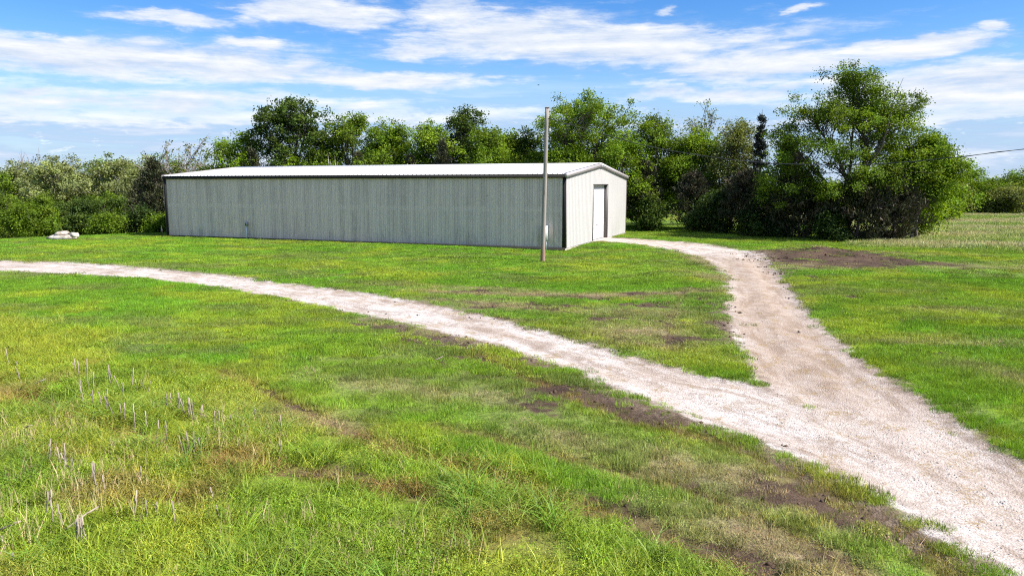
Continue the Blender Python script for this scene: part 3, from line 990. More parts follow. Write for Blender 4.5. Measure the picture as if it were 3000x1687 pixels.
# dark steel post by the far corner
fp = empty('steel_post', (-25.05, 53.9, float(gz(-25.05, 53.9)[0])))
tag(fp, 'thin dark steel post standing by the far left corner of the building', 'post')
b = MB(); b.box((-.02, -.02, -.2), (.02, .02, .78)); b.box((-.06, -.024, .25), (.06, -.021, .6)); b.build('stake', M['black_metal'], fp)
b = MB(); b.box((-.035, -.035, .78), (.035, .035, .82)); b.build('cap', M['black_metal'], fp)

# ------------------------------------------------------------------ utility pole and cable
def make_pole(x, y, lean, label):
    z0 = float(gz(x, y)[0])
    t = empty('utility_pole', (x, y, z0))
    tag(t, label, 'pole')
    hh = 7.4
    zs = np.concatenate([[-.4, 0], np.linspace(.6, hh, 10)])
    rng = np.random.default_rng(7)
    pts = np.stack([lean[0] * zs / hh + rng.normal(0, .004, len(zs)), lean[1] * zs / hh + rng.normal(0, .004, len(zs)), zs], 1)
    b = MB(); b.tube(pts, np.linspace(.118, .092, len(zs)), 14, True)
    shaft = b.build('shaft', M['pole'], t, smooth=True)
    top = np.array([lean[0], lean[1], hh])
    k = top * .855
    b = MB(); b.tube([k + (.085, -.03, 0), k + (.155, -.05, 0)], [.012, .012], 6, True); b.build('bracket', M['galv'], t)
    b = MB()
    zz = np.array([-.07, -.045, -.02, .005, .03, .055, .07])
    b.tube(np.stack([np.full(7, k[0] + .16), np.full(7, k[1] - .05), k[2] + zz], 1), [.02, .045, .026, .045, .026, .045, .02], 10, True)
    b.build('insulator', M['porcelain'], t, smooth=True)
    k2 = top * (1 - .36 / hh)
    b = MB(); b.tube([k2 + (.08, -.02, 0), k2 + (.17, -.03, -.02)], [.014, .01], 6, True); b.build('cable_clamp', M['galv'], t)
    b = MB(); b.box((top[0] - .11, top[1] - .11, hh - .02), (top[0] + .11, top[1] + .11, hh + .006), .03); b.build('top_plate', M['pole'], t)
    return t


pole = make_pole(1.51, 36.95, (.17, .0), 'weathered grey wooden utility pole standing before the long metal wall')
pole2 = make_pole(33.5, 23.4, (-.1, .0), 'weathered wooden utility pole at the far end of the cable')
wire_pts = np.array([(1.62, 36.9, 6.86), (3.49, 36.5, 6.33), (5.63, 35.9, 5.64), (6.97, 35.5, 5.30), (10.04, 34.33, 4.76), (11.99, 33.5, 4.57), (14.48, 32.36, 4.50), (15.87, 31.67, 4.58), (17.73, 30.68, 4.76), (19.74, 29.5, 5.06), (23.5, 27.7, 5.55), (28.0, 25.6, 6.2), (33.3, 23.4, 7.0)])
tt = np.linspace(0, len(wire_pts) - 1, 90)
ker = np.stack([np.interp(tt, np.arange(len(wire_pts)), wire_pts[:, i]) for i in range(3)], 1)
for _ in range(14):
    ker[1:-1] = (ker[:-2] + 2 * ker[1:-1] + ker[2:]) / 4
b = MB(); b.tube(ker, np.full(len(ker), .013), 6, True)
# second strand wound about the first
th = np.linspace(0, 90, len(ker))
strand = ker + np.stack([np.cos(th) * .02, np.zeros(len(ker)), np.sin(th) * .02], 1)
b.tube(strand, np.full(len(ker), .008), 5, True)
tag(b.build('overhead_cable', M['cable']), 'dark twisted overhead cable sagging from the wooden pole across the trees', 'cable')

# ------------------------------------------------------------------ pale stone slabs at the edge of the hollow
def slab(name, label, loc, size, rot, seed, hollow=False):
    rng = np.random.default_rng(seed)
    nu, nv = 14, 7
    v = []
    for j in range(nv + 1):
        ph = -math.pi / 2 + math.pi * j / nv
        for i in range(nu):
            t = 2 * math.pi * i / nu
            r = 1 + .16 * math.sin(3 * t + seed) + rng.normal(0, .06)
            cx_, cz_ = abs(math.cos(ph)) ** .5, math.copysign(abs(math.sin(ph)) ** .7, math.sin(ph))
            v.append((size[0] * r * cx_ * math.cos(t), size[1] * r * cx_ * math.sin(t), size[2] * cz_ * (1 + rng.normal(0, .05))))
    q = [(j * nu + i, j * nu + (i + 1) % nu, (j + 1) * nu + (i + 1) % nu, (j + 1) * nu + i) for j in range(nv) for i in range(nu)]
    me = np_mesh(name, v, q, mats=[M['stone']])
    o = obj(name, me, None, loc)
    o.rotation_euler = rot
    tag(o, label, 'rock', 'pale rocks dumped at the lawn edge')
    return o


RX, RY = -31.0, 52.0
rz_ = float(gz(RX, RY)[0])
slab('limestone_slab', 'long low pale rock slab lying under two other rocks at lawn edge', (RX, RY, rz_ + .12), (.92, .5, .17), (0, -.04, .1), 3)
slab('limestone_slab', 'pale flat rock resting on top of the long slab at lawn edge', (RX - .10, RY, rz_ + .42), (.42, .34, .13), (.1, -.12, .3), 8)
slab('limestone_slab', 'rounded pale rock at right end of the rock heap', (RX + .82, RY - .05, rz_ + .30), (.29, .24, .17), (0, .1, 0), 12)
slab('limestone_slab', 'tilted pale rock wedge at the left of the rock heap', (RX - .62, RY + .1, rz_ + .20), (.45, .3, .12), (.1, -.28, 0), 5)

# ------------------------------------------------------------------ trees
def leaf_quads(c, nrm, L, Wd, rng):
    r = rng.normal(size=c.shape)
    t = r - nrm * (r * nrm).sum(1)[:, None]
    t /= np.linalg.norm(t, axis=1)[:, None] + 1e-9
    bb = np.cross(nrm, t)
    L = np.broadcast_to(L, (len(c),))[:, None]; Wd = np.broadcast_to(Wd, (len(c),))[:, None]
    v = np.stack([c - t * L * .5, c + bb * Wd * .5 + t * L * .08, c + t * L * .5 - nrm * L * .12, c - bb * Wd * .5 + t * L * .08], 1).reshape(-1, 3)
    return v


def jitter_path(a, b, k, amp, rng, sag=0.0):
    t = np.linspace(0, 1, k)[:, None]
    p = a + (b - a) * t
    w = np.sin(t * np.pi)
    ln = np.linalg.norm(b - a)
    p = p + rng.normal(0, amp * ln, (k, 3)) * w
    p[:, 2] += (sag * ln * w)[:, 0]
    return p


def unit(v):
    return v / (np.linalg.norm(v, axis=-1, keepdims=True) + 1e-9)


def crown_mesh(name, C, Lc, nleaf, sig, leaf, base, rng, mat, upw=.5, aspect=.62, var=.22, warm=None):
    """C cluster centres, Lc lobe centres for outward facing"""
    k = len(C)
    per = np.maximum(3, rng.poisson(nleaf / k, k))
    idx = np.repeat(np.arange(k), per)
    nl = len(idx)
    s = sig[idx][:, None] if np.ndim(sig) else sig
    off = rng.normal(size=(nl, 3)) * s * np.array([1, 1, .7])
    c = C[idx] + off
    out = unit(C - Lc)[idx]
    nrm = unit(out * .45 + np.array([0, 0, upw]) + rng.normal(size=(nl, 3)) * .62)
    L = leaf * rng.uniform(.7, 1.35, nl)
    v = leaf_quads(c, nrm, L, L * aspect, rng)
    base = np.asarray(base) * TREE_TONE
    cl = 1 + rng.normal(0, var * 1.3, k)
    tint = base[None, :] * np.clip(cl, .45, 1.8)[idx][:, None] * np.clip(1 + rng.normal(0, .16, nl), .5, 1.6)[:, None]
    if warm is not None:
        wv = np.clip(rng.normal(.25, .35, k), 0, 1)[idx][:, None]
        tint = tint * (1 - wv) + TREE_TONE * np.asarray(warm) * np.clip(cl, .6, 1.5)[idx][:, None] * wv
    tint = np.concatenate([np.repeat(tint, 4, 0), np.ones((nl * 4, 1))], 1)
    return np_mesh(name, v, np.arange(nl * 4).reshape(-1, 4), attrs={'tint': ('FLOAT_COLOR', tint)}, mats=[mat])


def wood_mesh(name, paths, mat):
    b = MB()
    for p, r, sd in paths:
        b.tube(p, r, sd)
    return b.mesh(name, mat, smooth=True)


TREE_TONE = .92
GREEN = dict(bright=((.130, .230, .014), (.215, .295, .016)), mid=((.110, .185, .014), (.190, .260, .016)), dark=((.055, .100, .018), (.115, .16, .020)),
             olive=((.155, .185, .050), (.22, .24, .065)), pale=((.24, .285, .105), (.31, .33, .12)), lime=((.165, .275, .016), (.24, .32, .022)), deep=((.040, .075, .018), (.075, .12, .02)))


def broad_tree(label, x, y, top, width, seed, tone='mid', leaves=12000, leaf=.19, base=.18, nlobes=9, clusters=170, bark='bark', name='broadleaf_tree', cat='tree', group=None, trunk_r=None, sigma=.31, gap=0.0, lobes=None, stems=1, dense=.45):
    rng = np.random.default_rng(seed)
    z0 = float(gz(x, y)[0]) - .1
    Ht = top - z0
    leaves = int(leaves * (1.95 if y < 69 else 1.55)); clusters = int(clusters * 1.6); leaf = leaf * (.90 if y < 69 else 1.08)
    if lobes is None: width = width * (1.30 if group else 1.15)
    root = empty(name, (x, y, z0), rng.uniform(-.5, .5))
    tag(root, label, cat, group)
    r_ = width / 2
    if lobes is None and base == 0:
        # thicket: many small uneven heads from the ground up
        lobes = []
        for i in range(16):
            f = rng.random()
            a = rng.uniform(0, 2 * math.pi); off = r_ * rng.uniform(.15, .85) * (1 - .45 * f)
            rr = r_ * rng.uniform(.20, .40)
            lobes.append((off * math.cos(a), off * math.sin(a), Ht * (.10 + .74 * f), rr, rr, min(rr * rng.uniform(.6, 1.0), Ht * .22)))
    if lobes is None:
        lobes = []
        for i in range(nlobes):
            f = (i + .5) / nlobes
            zc = Ht * (base + (1 - base) * (.12 + .74 * f))
            prof = math.sin(math.pi * min(1, .22 + .66 * f)) ** .7
            a = i * 2.4 + rng.uniform(-.5, .5)
            off = r_ * prof * rng.uniform(.35, .62)
            rr = r_ * rng.uniform(.40, .62) * (.55 + .45 * prof)
            lobes.append((off * math.cos(a), off * math.sin(a), zc, rr, rr, min(rr * rng.uniform(.75, 1.05), Ht * .24)))
        lobes.append((rng.normal(0, .1) * r_, rng.normal(0, .1) * r_, Ht * .84, r_ * .40, r_ * .40, Ht * .16))
    lobes = np.array(lobes, float)
    vol = lobes[:, 3] * lobes[:, 4] * lobes[:, 5]
    pick = rng.choice(len(lobes), clusters, p=vol ** .7 / (vol ** .7).sum())
    dirs = unit(rng.normal(size=(clusters, 3)))
    dirs[:, 2] = np.where(rng.random(clusters) < .6, np.abs(dirs[:, 2]), dirs[:, 2])
    rad = rng.random(clusters) ** dense
    rad = np.where(rng.random(clusters) < .12, rng.uniform(1.0, 1.32, clusters), rad)
    Cc = lobes[pick, :3] + dirs * lobes[pick, 3:6] * rad[:, None]
    Cc[:, 2] = np.maximum(Cc[:, 2], .25)
    Cc[:, 2] = np.minimum(Cc[:, 2], Ht - .1)
    tr = trunk_r or max(.07, .017 * Ht + .008 * width)
    paths = []
    apex = np.array([rng.normal(0, .05) * r_, rng.normal(0, .05) * r_, Ht * .86])
    trunks = []
    for s in range(stems):
        o0 = np.array([rng.normal(0, .18), rng.normal(0, .18), 0]) * (stems > 1)
        ap = apex + np.array([rng.normal(0, .3), rng.normal(0, .3), 0]) * r_ * (stems > 1)
        tp = jitter_path(o0, ap, 9, .012, rng)
        trunks.append(tp)
        paths.append((tp, (tr * (1 - np.linspace(0, 1, 9)) ** 1.4 + .012) * (.7 if stems > 1 else 1), 8))
    for li, lb in enumerate(lobes):
        tp = trunks[li % stems]
        hfrac = np.clip((lb[2] * .62 - np.hypot(lb[0], lb[1]) * .35) / (Ht * .86), .12, .85)
        st = np.array([np.interp(hfrac, np.linspace(0, 1, 9), tp[:, i]) for i in range(3)])
        lp = jitter_path(st, lb[:3], 6, .03, rng, .06)
        lr = tr * (1 - hfrac * .75) * .55
        paths.append((lp, np.linspace(lr, lr * .35, 6), 5))
        for ci in np.nonzero(pick == li)[0]:
            f = rng.uniform(.35, 1)
            s0 = np.array([np.interp(f, np.linspace(0, 1, 6), lp[:, i]) for i in range(3)])
            paths.append((jitter_path(s0, Cc[ci], 4, .05, rng, .05), np.linspace(lr * .32, .008, 4), 3))
    obj('trunk', wood_mesh('trunk', paths, M[bark]), root)
    bcol, warm = GREEN[tone]
    dense_k = 1.0
    sg = sigma * rng.uniform(.7, 1.25, clusters)
    obj('crown', crown_mesh('crown', Cc, lobes[pick, :3] - np.array([0, 0, .3]), leaves, sg, leaf, bcol, rng, M['leaf'], warm=warm), root)
    return root


def cedar_tree(label, x, y, top, width, seed, col=(.036, .045, .020), tips=(.085, .092, .034), quads=9000, name='cedar_tree', group=None, cone=.75, dead=.12):
    rng = np.random.default_rng(seed)
    z0 = float(gz(x, y)[0]) - .1
    Ht = top - z0
    root = empty(name, (x, y, z0), rng.uniform(-3, 3))
    tag(root, label, 'tree', group)
    r_ = width / 2
    nb = max(60, int(quads / 75))
    f = rng.random(nb) ** .85
    zc = Ht * (.03 + .95 * f)
    prof = (1 - f) ** cone * (.35 + .65 * np.minimum(1, f / .15))
    a = rng.uniform(0, 2 * np.pi, nb)
    ln = np.maximum(.12, r_ * prof * rng.uniform(.62, 1.18, nb))
    d = np.stack([np.cos(a), np.sin(a), rng.uniform(.15, .55, nb)], 1)
    paths = [(jitter_path(np.zeros(3), np.array([0, 0, Ht * .97]), 8, .008, rng), np.linspace(.05 + .012 * Ht, .01, 8), 6)]
    Cs = []; Bs = []
    for i in range(nb):
        s0 = np.array([0, 0, zc[i] * .93]); e = s0 + d[i] * ln[i]
        if rng.random() < .55: paths.append((jitter_path(s0, e, 3, .04, rng), [.022, .014, .005], 3))
        for t in np.linspace(.38, 1, 5):
            Cs.append(s0 + (e - s0) * t); Bs.append(d[i])
    Cs = np.array(Cs); Bs = np.array(Bs)
    per = max(2, quads // len(Cs))
    idx = np.repeat(np.arange(len(Cs)), per)
    c = Cs[idx] + rng.normal(size=(len(idx), 3)) * np.array([.16, .16, .14]) * (.5 + .12 * width)
    ax = unit(unit(Bs)[idx] * .7 + np.array([0, 0, .55]) + rng.normal(size=(len(idx), 3)) * .45)
    sd = unit(np.cross(ax, rng.normal(size=(len(idx), 3))))
    L = rng.uniform(.16, .34, len(idx))[:, None]; Wd = L * .30
    v = np.stack([c - ax * L * .5, c + sd * Wd * .5, c + ax * L * .5, c - sd * Wd * .5], 1).reshape(-1, 3)
    k = np.clip(rng.normal(.3, .3, len(Cs)), 0, 1)[idx][:, None]
    tint = np.asarray(col) * (1 - k) + np.asarray(tips) * k
    brown = (rng.random(len(Cs)) < dead)[idx][:, None]
    tint = np.where(brown, np.array([.085, .065, .045]), tint) * rng.uniform(.7, 1.3, (len(idx), 1))
    tint = np.concatenate([np.repeat(tint, 4, 0), np.ones((len(idx) * 4, 1))], 1)
    obj('trunk', wood_mesh('trunk', paths, M['bark']), root)
    obj('crown', np_mesh('crown', v, np.arange(len(v)).reshape(-1, 4), attrs={'tint': ('FLOAT_COLOR', tint)}, mats=[M['needle']]), root)
    return root


def open_tree(label, x, y, top, width, seed, leaves=1500, tone='olive', bark='bark_pale', name='sparse_tree', spread=.62, levels=4, leaf=.16, rbase=.09, stems=3, lean=0.0):
    """thinly leaved or bare tree: the branching shows"""
    rng = np.random.default_rng(seed)
    z0 = float(gz(x, y)[0]) - .1
    Ht = top - z0
    root = empty(name, (x, y, z0))
    tag(root, label, 'tree')
    paths = []; tips = []

    def grow(p, d, ln, r, lev):
        e = p + d * ln
        path = jitter_path(p, e, 5, .035, rng)
        paths.append((path, np.linspace(r, r * .55, 5), 5 if lev < 2 else 3))
        if lev >= levels:
            tips.append(e); return
        nb = rng.integers(3, 6) if lev > 0 else 4
        for i in range(nb):
            t = rng.uniform(.45, 1.0) if i else 1.0
            q = path[min(4, int(t * 4))]
            nd = unit(d + rng.normal(size=3) * np.array([spread, spread, spread * .55]) + np.array([0, 0, .12]))
            grow(q, nd, ln * rng.uniform(.52, .78), r * .60, lev + 1)

    for s in range(stems):
        d = unit(np.array([rng.normal(0, .22) + lean, rng.normal(0, .22), 1.0]))
        grow(np.array([rng.normal(0, .1), rng.normal(0, .1), 0]), d, Ht * .40, rbase * (1 if s == 0 else .8), 0)
    allp = np.vstack([p for p, _, _ in paths])
    sc_z = Ht / allp[:, 2].max()
    sc_x = (width / 2) / np.percentile(np.hypot(allp[:, 0], allp[:, 1]), 97)
    S = np.array([sc_x, sc_x, sc_z])
    paths = [(p * S, r, sd) for p, r, sd in paths]
    obj('trunk', wood_mesh('trunk', paths, M[bark]), root)
    if leaves:
        T = np.array(tips) * S
        if len(T) > 700: T = T[rng.choice(len(T), 700, replace=False)]
        obj('crown', crown_mesh('crown', T, T - np.array([0, 0, .5]), leaves, .17, leaf, GREEN[tone][0], rng, M['leaf'], warm=GREEN[tone][1], var=.2), root)
    return root


GB = 'trees in the row behind the metal building'
broad_tree('rounded bright green tree just left of the tallest tree behind the building', -27.4, 77, 9.2, 6.2, 11, 'bright', 11000, group=GB)
broad_tree('tall open dark green tree rising highest over the left half of the roof', -22.2, 77.5, 12.3, 7.8, 12, 'dark', 12000, leaf=.22, base=.30, nlobes=11, clusters=170, group=GB, dense=.6)
broad_tree('fresh green tree with ragged twin tops right of the tallest dark tree', -16.0, 76, 11.1, 5.8, 13, 'mid', 12000, group=GB)
broad_tree('yellowish green tree with a flat top behind the middle of the roof', -11.7, 75, 9.8, 5.2, 14, 'bright', 10000, group=GB)
broad_tree('bright yellow green tree behind the middle of the roof ridge', -7.9, 73, 9.9, 4.2, 15, 'lime', 9000, group=GB)
broad_tree('dark pointed tree standing above its neighbours behind the ridge middle', -4.7, 74.5, 11.2, 4.6, 16, 'dark', 10000, group=GB)
broad_tree('mid green bushy tree right of the dark pointed tree', -2.6, 71, 9.0, 4.6, 17, 'mid', 10000, group=GB)
broad_tree('low green tree left of the wooden pole behind the ridge', -.6, 71.5, 8.7, 3.8, 18, 'mid', 8000, group=GB)
broad_tree('slim dark green tree just left of the pole top', 1.5, 71.5, 8.7, 3.0, 19, 'dark', 6500, group=GB)
broad_tree('large rounded olive green tree right of the pole above the building end', 6.2, 67.5, 11.8, 8.2, 20, 'bright', 21000, nlobes=12, clusters=260, group=GB)
broad_tree('bright green tree leaning out past the right end of the roof', 9.3, 63.5, 8.0, 4.8, 21, 'bright', 10000, base=.08, group=GB)
broad_tree('bright green low tree filling the gap under the tallest dark tree', -21.0, 74.2, 6.2, 5.0, 22, 'lime', 7000, base=.05, group=GB)
broad_tree('light green low tree peeping over the roof behind its left middle', -18.2, 73.8, 6.0, 4.4, 23, 'bright', 6500, base=.05, group=GB)
broad_tree('mid green low tree peeping over the roof middle', -12.4, 72.2, 6.9, 5.0, 24, 'mid', 7500, base=.05, group=GB)
broad_tree('lush green low tree over the roof left of the wooden pole', -1.9, 68.6, 7.0, 5.6, 25, 'bright', 9000, base=.05, group=GB)
broad_tree('dark green low tree right behind the wooden pole', 2.0, 68.2, 6.6, 4.2, 26, 'mid', 7000, base=.05, group=GB)
broad_tree('yellow green low tree in front of the large rounded tree', 4.6, 66.0, 7.2, 4.4, 27, 'bright', 8500, base=.05, group=GB)
cedar_tree('dark brown cedar left of the tallest tree behind the roof', -25.2, 74, 7.7, 4.6, 31, quads=8000, group=GB)
cedar_tree('pointed olive cedar behind the left middle of the roof', -14.3, 71.0, 7.2, 3.4, 32, (.06, .075, .022), (.12, .13, .04), 7000, group=GB)
cedar_tree('dark cedar behind the roof right of the bright yellow green tree', -6.4, 71.0, 8.3, 3.8, 33, quads=7500, group=GB)
cedar_tree('dark cedar hiding behind the roof left of the mid green bushy tree', -9.5, 71.5, 6.9, 3.6, 34, quads=5500, group=GB)
open_tree('thin pale dead snag sticking up over the roof left of the olive cedar', -16.6, 71.6, 6.6, 1.4, 35, 0, bark='bark_white', name='dead_tree', levels=2, rbase=.07, stems=1)

GR = 'trees of the right hand grove'
broad_tree('dark leafed tree with bushy top right of the building end', 12.7, 66.5, 9.9, 5.0, 41, 'mid', 12000, group=GR)
open_tree('thin twiggy tree with sparse olive leaves right of the building', 17.0, 70, 11.2, 6.6, 42, 8000, 'olive', name='sparse_tree', levels=4, rbase=.20, leaf=.18)
broad_tree('green tree under the twiggy tree in the middle of the grove', 15.2, 65, 8.6, 4.6, 43, 'bright', 9500, group=GR)
broad_tree('loose olive green tree left of the tall spruce tip', 18.2, 62.5, 9.0, 4.6, 44, 'olive', 9500, leaf=.17, group=GR)
cedar_tree('narrow dark spruce tip left of the largest tree', 19.5, 60, 9.8, 2.6, 45, (.018, .026, .022), (.04, .05, .04), 5500, name='spruce_tree', group=GR, cone=.9)
lob = [(.2, 0, 9.6, 2.6, 2.4, 1.9), (-2.3, .3, 8.2, 2.5, 2.4, 1.8), (2.8, -.2, 8.3, 2.5, 2.3, 1.8), (.6, -1.5, 7.4, 2.8, 2.2, 1.6), (-4.0, .4, 6.4, 2.0, 2.0, 1.7), (4.3, 0, 6.4, 2.3, 2.0, 1.5), (-1.6, -1.8, 5.6, 2.6, 2.0, 1.5), (5.2, .2, 5.0, 2.2, 2.0, 1.2), (1.0, 1.8, 8.6, 2.6, 2.2, 1.8), (-3.4, 1.2, 4.6, 2.6, 2.0, 1.6), (.2, .5, 10.9, 1.2, 1.2, 1.0), (2.2, -1.8, 4.6, 2.6, 1.8, 1.4), (-4.6, .2, 3.4, 2.0, 1.8, 1.5), (2.6, 1.0, 6.2, 2.4, 2.0, 1.6), (.2, -2.0, 3.6, 2.6, 1.6, 1.5), (-2.2, -1.6, 3.0, 2.2, 1.6, 1.4), (4.6, -.6, 3.4, 2.0, 1.6, 1.3)]
big = broad_tree('largest tree with broad airy crown and dark limbs at the right', 23.2, 52.6, 11.95, 11.8, 46, 'mid', 38000, leaf=.150, clusters=330, lobes=lob, group=GR, trunk_r=.26, sigma=.30, stems=3, dense=.5)
big.rotation_euler = (0, 0, 0)
lob = [(0, 0, 5.2, 1.9, 1.8, 1.3), (1.7, 0, 4.4, 1.7, 1.6, 1.0), (-1.4, 0, 4.0, 1.8, 1.6, 1.2), (.6, -.6, 6.1, 1.2, 1.2, .9), (2.6, .2, 5.0, 1.0, 1.0, .6), (1.2, .4, 3.0, 1.6, 1.5, .9)]
tr_ = broad_tree('bright green tree reaching out right from under the largest crown', 27.6, 52.0, 7.3, 6.0, 47, 'bright', 13000, leaf=.17, clusters=190, lobes=lob, group=GR, stems=2, sigma=.30)
tr_.rotation_euler = (0, 0, 0)
broad_tree('small yellow green sapling at the right foot of the grove', 29.6, 55.5, 3.3, 3.2, 48, 'lime', 5000, base=.12, group=GR)
for i, (lab, x, y, t, w, q) in enumerate([
        ('dark cedar right behind the building gable', 11.0, 63, 5.9, 4.2, 7000), ('dull dark cedar low in the grove right of the gable', 14.6, 61, 4.9, 4.8, 8000),
        ('broad dark cedar below the twiggy tree', 17.6, 57.2, 5.1, 5.4, 9500), ('dark cedar with brown twigs left under the largest crown', 20.2, 53.0, 4.7, 5.6, 11000),
        ('blackish cedar right under the largest crown', 23.2, 50.6, 4.7, 5.6, 11500), ('olive brown cedar at the right foot of the largest tree', 25.7, 50.8, 4.5, 4.8, 9500),
        ('tall dark cedar close behind the largest tree', 20.9, 57.5, 7.7, 4.2, 7500)]):
    cedar_tree(lab, x, y, t, w, 60 + i, (.030, .036, .018), (.078, .078, .032), q, group=GR, cone=.55, dead=.2)
broad_tree('fresh green shrub beside the building right rear corner', 11.4, 61.2, 3.0, 2.6, 71, 'dark', 4500, base=.0, name='shrub', cat='shrub')
broad_tree('dark green shrub in the shade of the grove middle', 15.8, 58.4, 3.5, 4.2, 72, 'deep', 7000, base=.0, name='shrub', cat='shrub')
broad_tree('mid green shrub in the shade left of the largest tree', 18.9, 54.6, 3.3, 4.2, 73, 'deep', 7500, base=.0, name='shrub', cat='shrub')
broad_tree('leafy shrub low before the largest trunk', 21.2, 50.6, 1.7, 2.0, 74, 'deep', 3000, base=.0, name='shrub', cat='shrub')

# left hollow
cedar_tree('tall dark cedar beside the left end of the building', -29.9, 63.5, 6.2, 4.4, 81, (.036, .045, .02), (.085, .092, .034), 10000, cone=.6)
cedar_tree('brownish cedar between the left corner and the pale trees', -32.6, 67, 4.6, 4.0, 82, (.05, .055, .024), (.11, .11, .045), 8000, cone=.6)
open_tree('spreading half bare tree with tufts of leaves left of the building', -36.0, 84, 9.0, 9.0, 83, 3200, 'olive', levels=4, rbase=.26, leaf=.24, lean=-.05, spread=.75)
open_tree('bare pinkish twiggy tree behind the left roof end', -33.0, 90, 8.4, 6.5, 84, 0, bark='bark_pale', name='bare_tree', levels=4, rbase=.22)
open_tree('bare pale tree on the skyline at the far left', -75.0, 115, 9.6, 8.0, 85, 0, 'pale', name='bare_tree', levels=4, rbase=.28)
broad_tree('pale olive tree with white forked trunk left of centre of the hollow', -55.4, 92, 6.8, 10.0, 86, 'pale', 19000, leaf=.25, base=.08, bark='bark_white', name='sycamore_tree', trunk_r=.24, dense=.6, clusters=240, nlobes=11)
broad_tree('pale olive tree with white twin trunks near the building', -45.8, 88, 7.1, 10.0, 87, 'pale', 19000, leaf=.25, base=.08, bark='bark_white', name='sycamore_tree', trunk_r=.24, dense=.6, clusters=240, nlobes=11, stems=2)
broad_tree('pale olive tree at the left end of the hollow', -62.5, 95, 6.0, 8.0, 88, 'pale', 13000, leaf=.25, base=.08, bark='bark_white', name='sycamore_tree', trunk_r=.2, dense=.6)
broad_tree('olive tree between the two white trunked trees', -50.6, 93, 6.3, 7.0, 89, 'olive', 12000, leaf=.2, base=.2)
broad_tree('deep green tree at the left picture edge', -51.5, 76, 5.0, 4.2, 90, 'mid', 9000, base=.1)
for i, (lab, x, y, t, w, tone, q) in enumerate([
        ('bright green bush at the far left behind the lawn', -41.2, 61.5, 2.9, 5.0, 'mid', 11000), ('yellow green bush left of the rock heap', -37.2, 58.6, 2.1, 4.2, 'mid', 10000),
        ('lush green bush behind the rock heap', -36.6, 64, 2.6, 4.6, 'dark', 11000), ('dense green bush right of the rock heap', -32.6, 61.5, 2.7, 4.0, 'dark', 10000),
        ('light green low bush below the brownish cedar', -31.4, 58.8, 1.6, 3.0, 'mid', 6500), ('small bright bush by the far left building corner', -27.7, 59.5, 1.3, 2.0, 'bright', 3500),
        ('dark bush at the far left edge in the shade', -45.5, 66, 3.4, 5.0, 'deep', 9000), ('green bush under the left white trunk', -44.0, 72, 3.0, 6.0, 'mid', 10000), ('shaded bush between cedar and lawn at left', -29.8, 60.2, 2.2, 2.8, 'deep', 5000), ('mid green bush below the white twin trunks', -38.6, 71, 3.0, 6.0, 'mid', 10000)]):
    broad_tree(lab, x, y, t, w, 100 + i, tone, q, base=.0, name='bush', cat='bush', leaf=.155, clusters=170, stems=3, trunk_r=.05, sigma=.26, nlobes=9, dense=.7)

# woodland filling the back of the left hollow
for i, (lab, x, y, t, w, tone, q) in enumerate([
        ('broad olive tree at the back of the left hollow', -66.0, 108, 7.6, 11.0, 'olive', 11000), ('rounded green tree behind the left white trunked tree', -58.5, 110, 8.0, 10.0, 'mid', 10000),
        ('pale green tree behind the olive tree of the hollow', -52.0, 104, 7.4, 9.5, 'pale', 11000), ('dark green tree top behind the white twin trunks', -47.5, 106, 7.8, 9.0, 'mid', 10000),
        ('olive tree behind the half bare tree', -40.5, 100, 7.0, 9.0, 'olive', 10000), ('green tree at the skyline beside the bare far left tree', -72.5, 104, 7.0, 8.0, 'mid', 9000), ('light olive tree between cedar and white twin trunks', -40.2, 84, 5.6, 7.0, 'pale', 10000)]):
    broad_tree(lab, x, y, t, w, 160 + i, tone, q, base=.04, leaf=.22, sigma=.42)

# trees beyond the hay field
for i, (lab, x, y, t, w, tone, q) in enumerate([
        ('bright green tree closest to the grove beyond the hay field', 43.5, 78, 4.4, 5.6, 'bright', 9000), ('dull olive tree second from the grove beyond the hay field', 53, 97, 4.8, 8.0, 'olive', 11000),
        ('fresh green rounded tree beyond the middle of the hay field edge', 61.5, 104, 5.4, 9.0, 'bright', 12000), ('low olive thicket tree beyond the hay field near the right edge', 66.0, 101, 3.2, 6.5, 'olive', 9000),
        ('dark green tall tree at the right picture edge beyond the hay field', 74.0, 106, 6.2, 9.0, 'mid', 12000), ('dark tree just right of frame beyond the hay field', 82.0, 108, 6.4, 9.0, 'dark', 10000), ('shaded low tree behind the grove at the hay field', 47.5, 90, 4.0, 6.0, 'mid', 8000)]):
    broad_tree(lab, x, y, t, w, 130 + i, tone, q, base=.02, leaf=.22, sigma=.45)


# ------------------------------------------------------------------ scattered ground cover (geometry-nodes instances)
TEMPLATES = bpy.data.collections.new('templates')


def template(name, me):
    o = bpy.data.objects.new(name, me)
    TEMPLATES.objects.link(o)
    return o


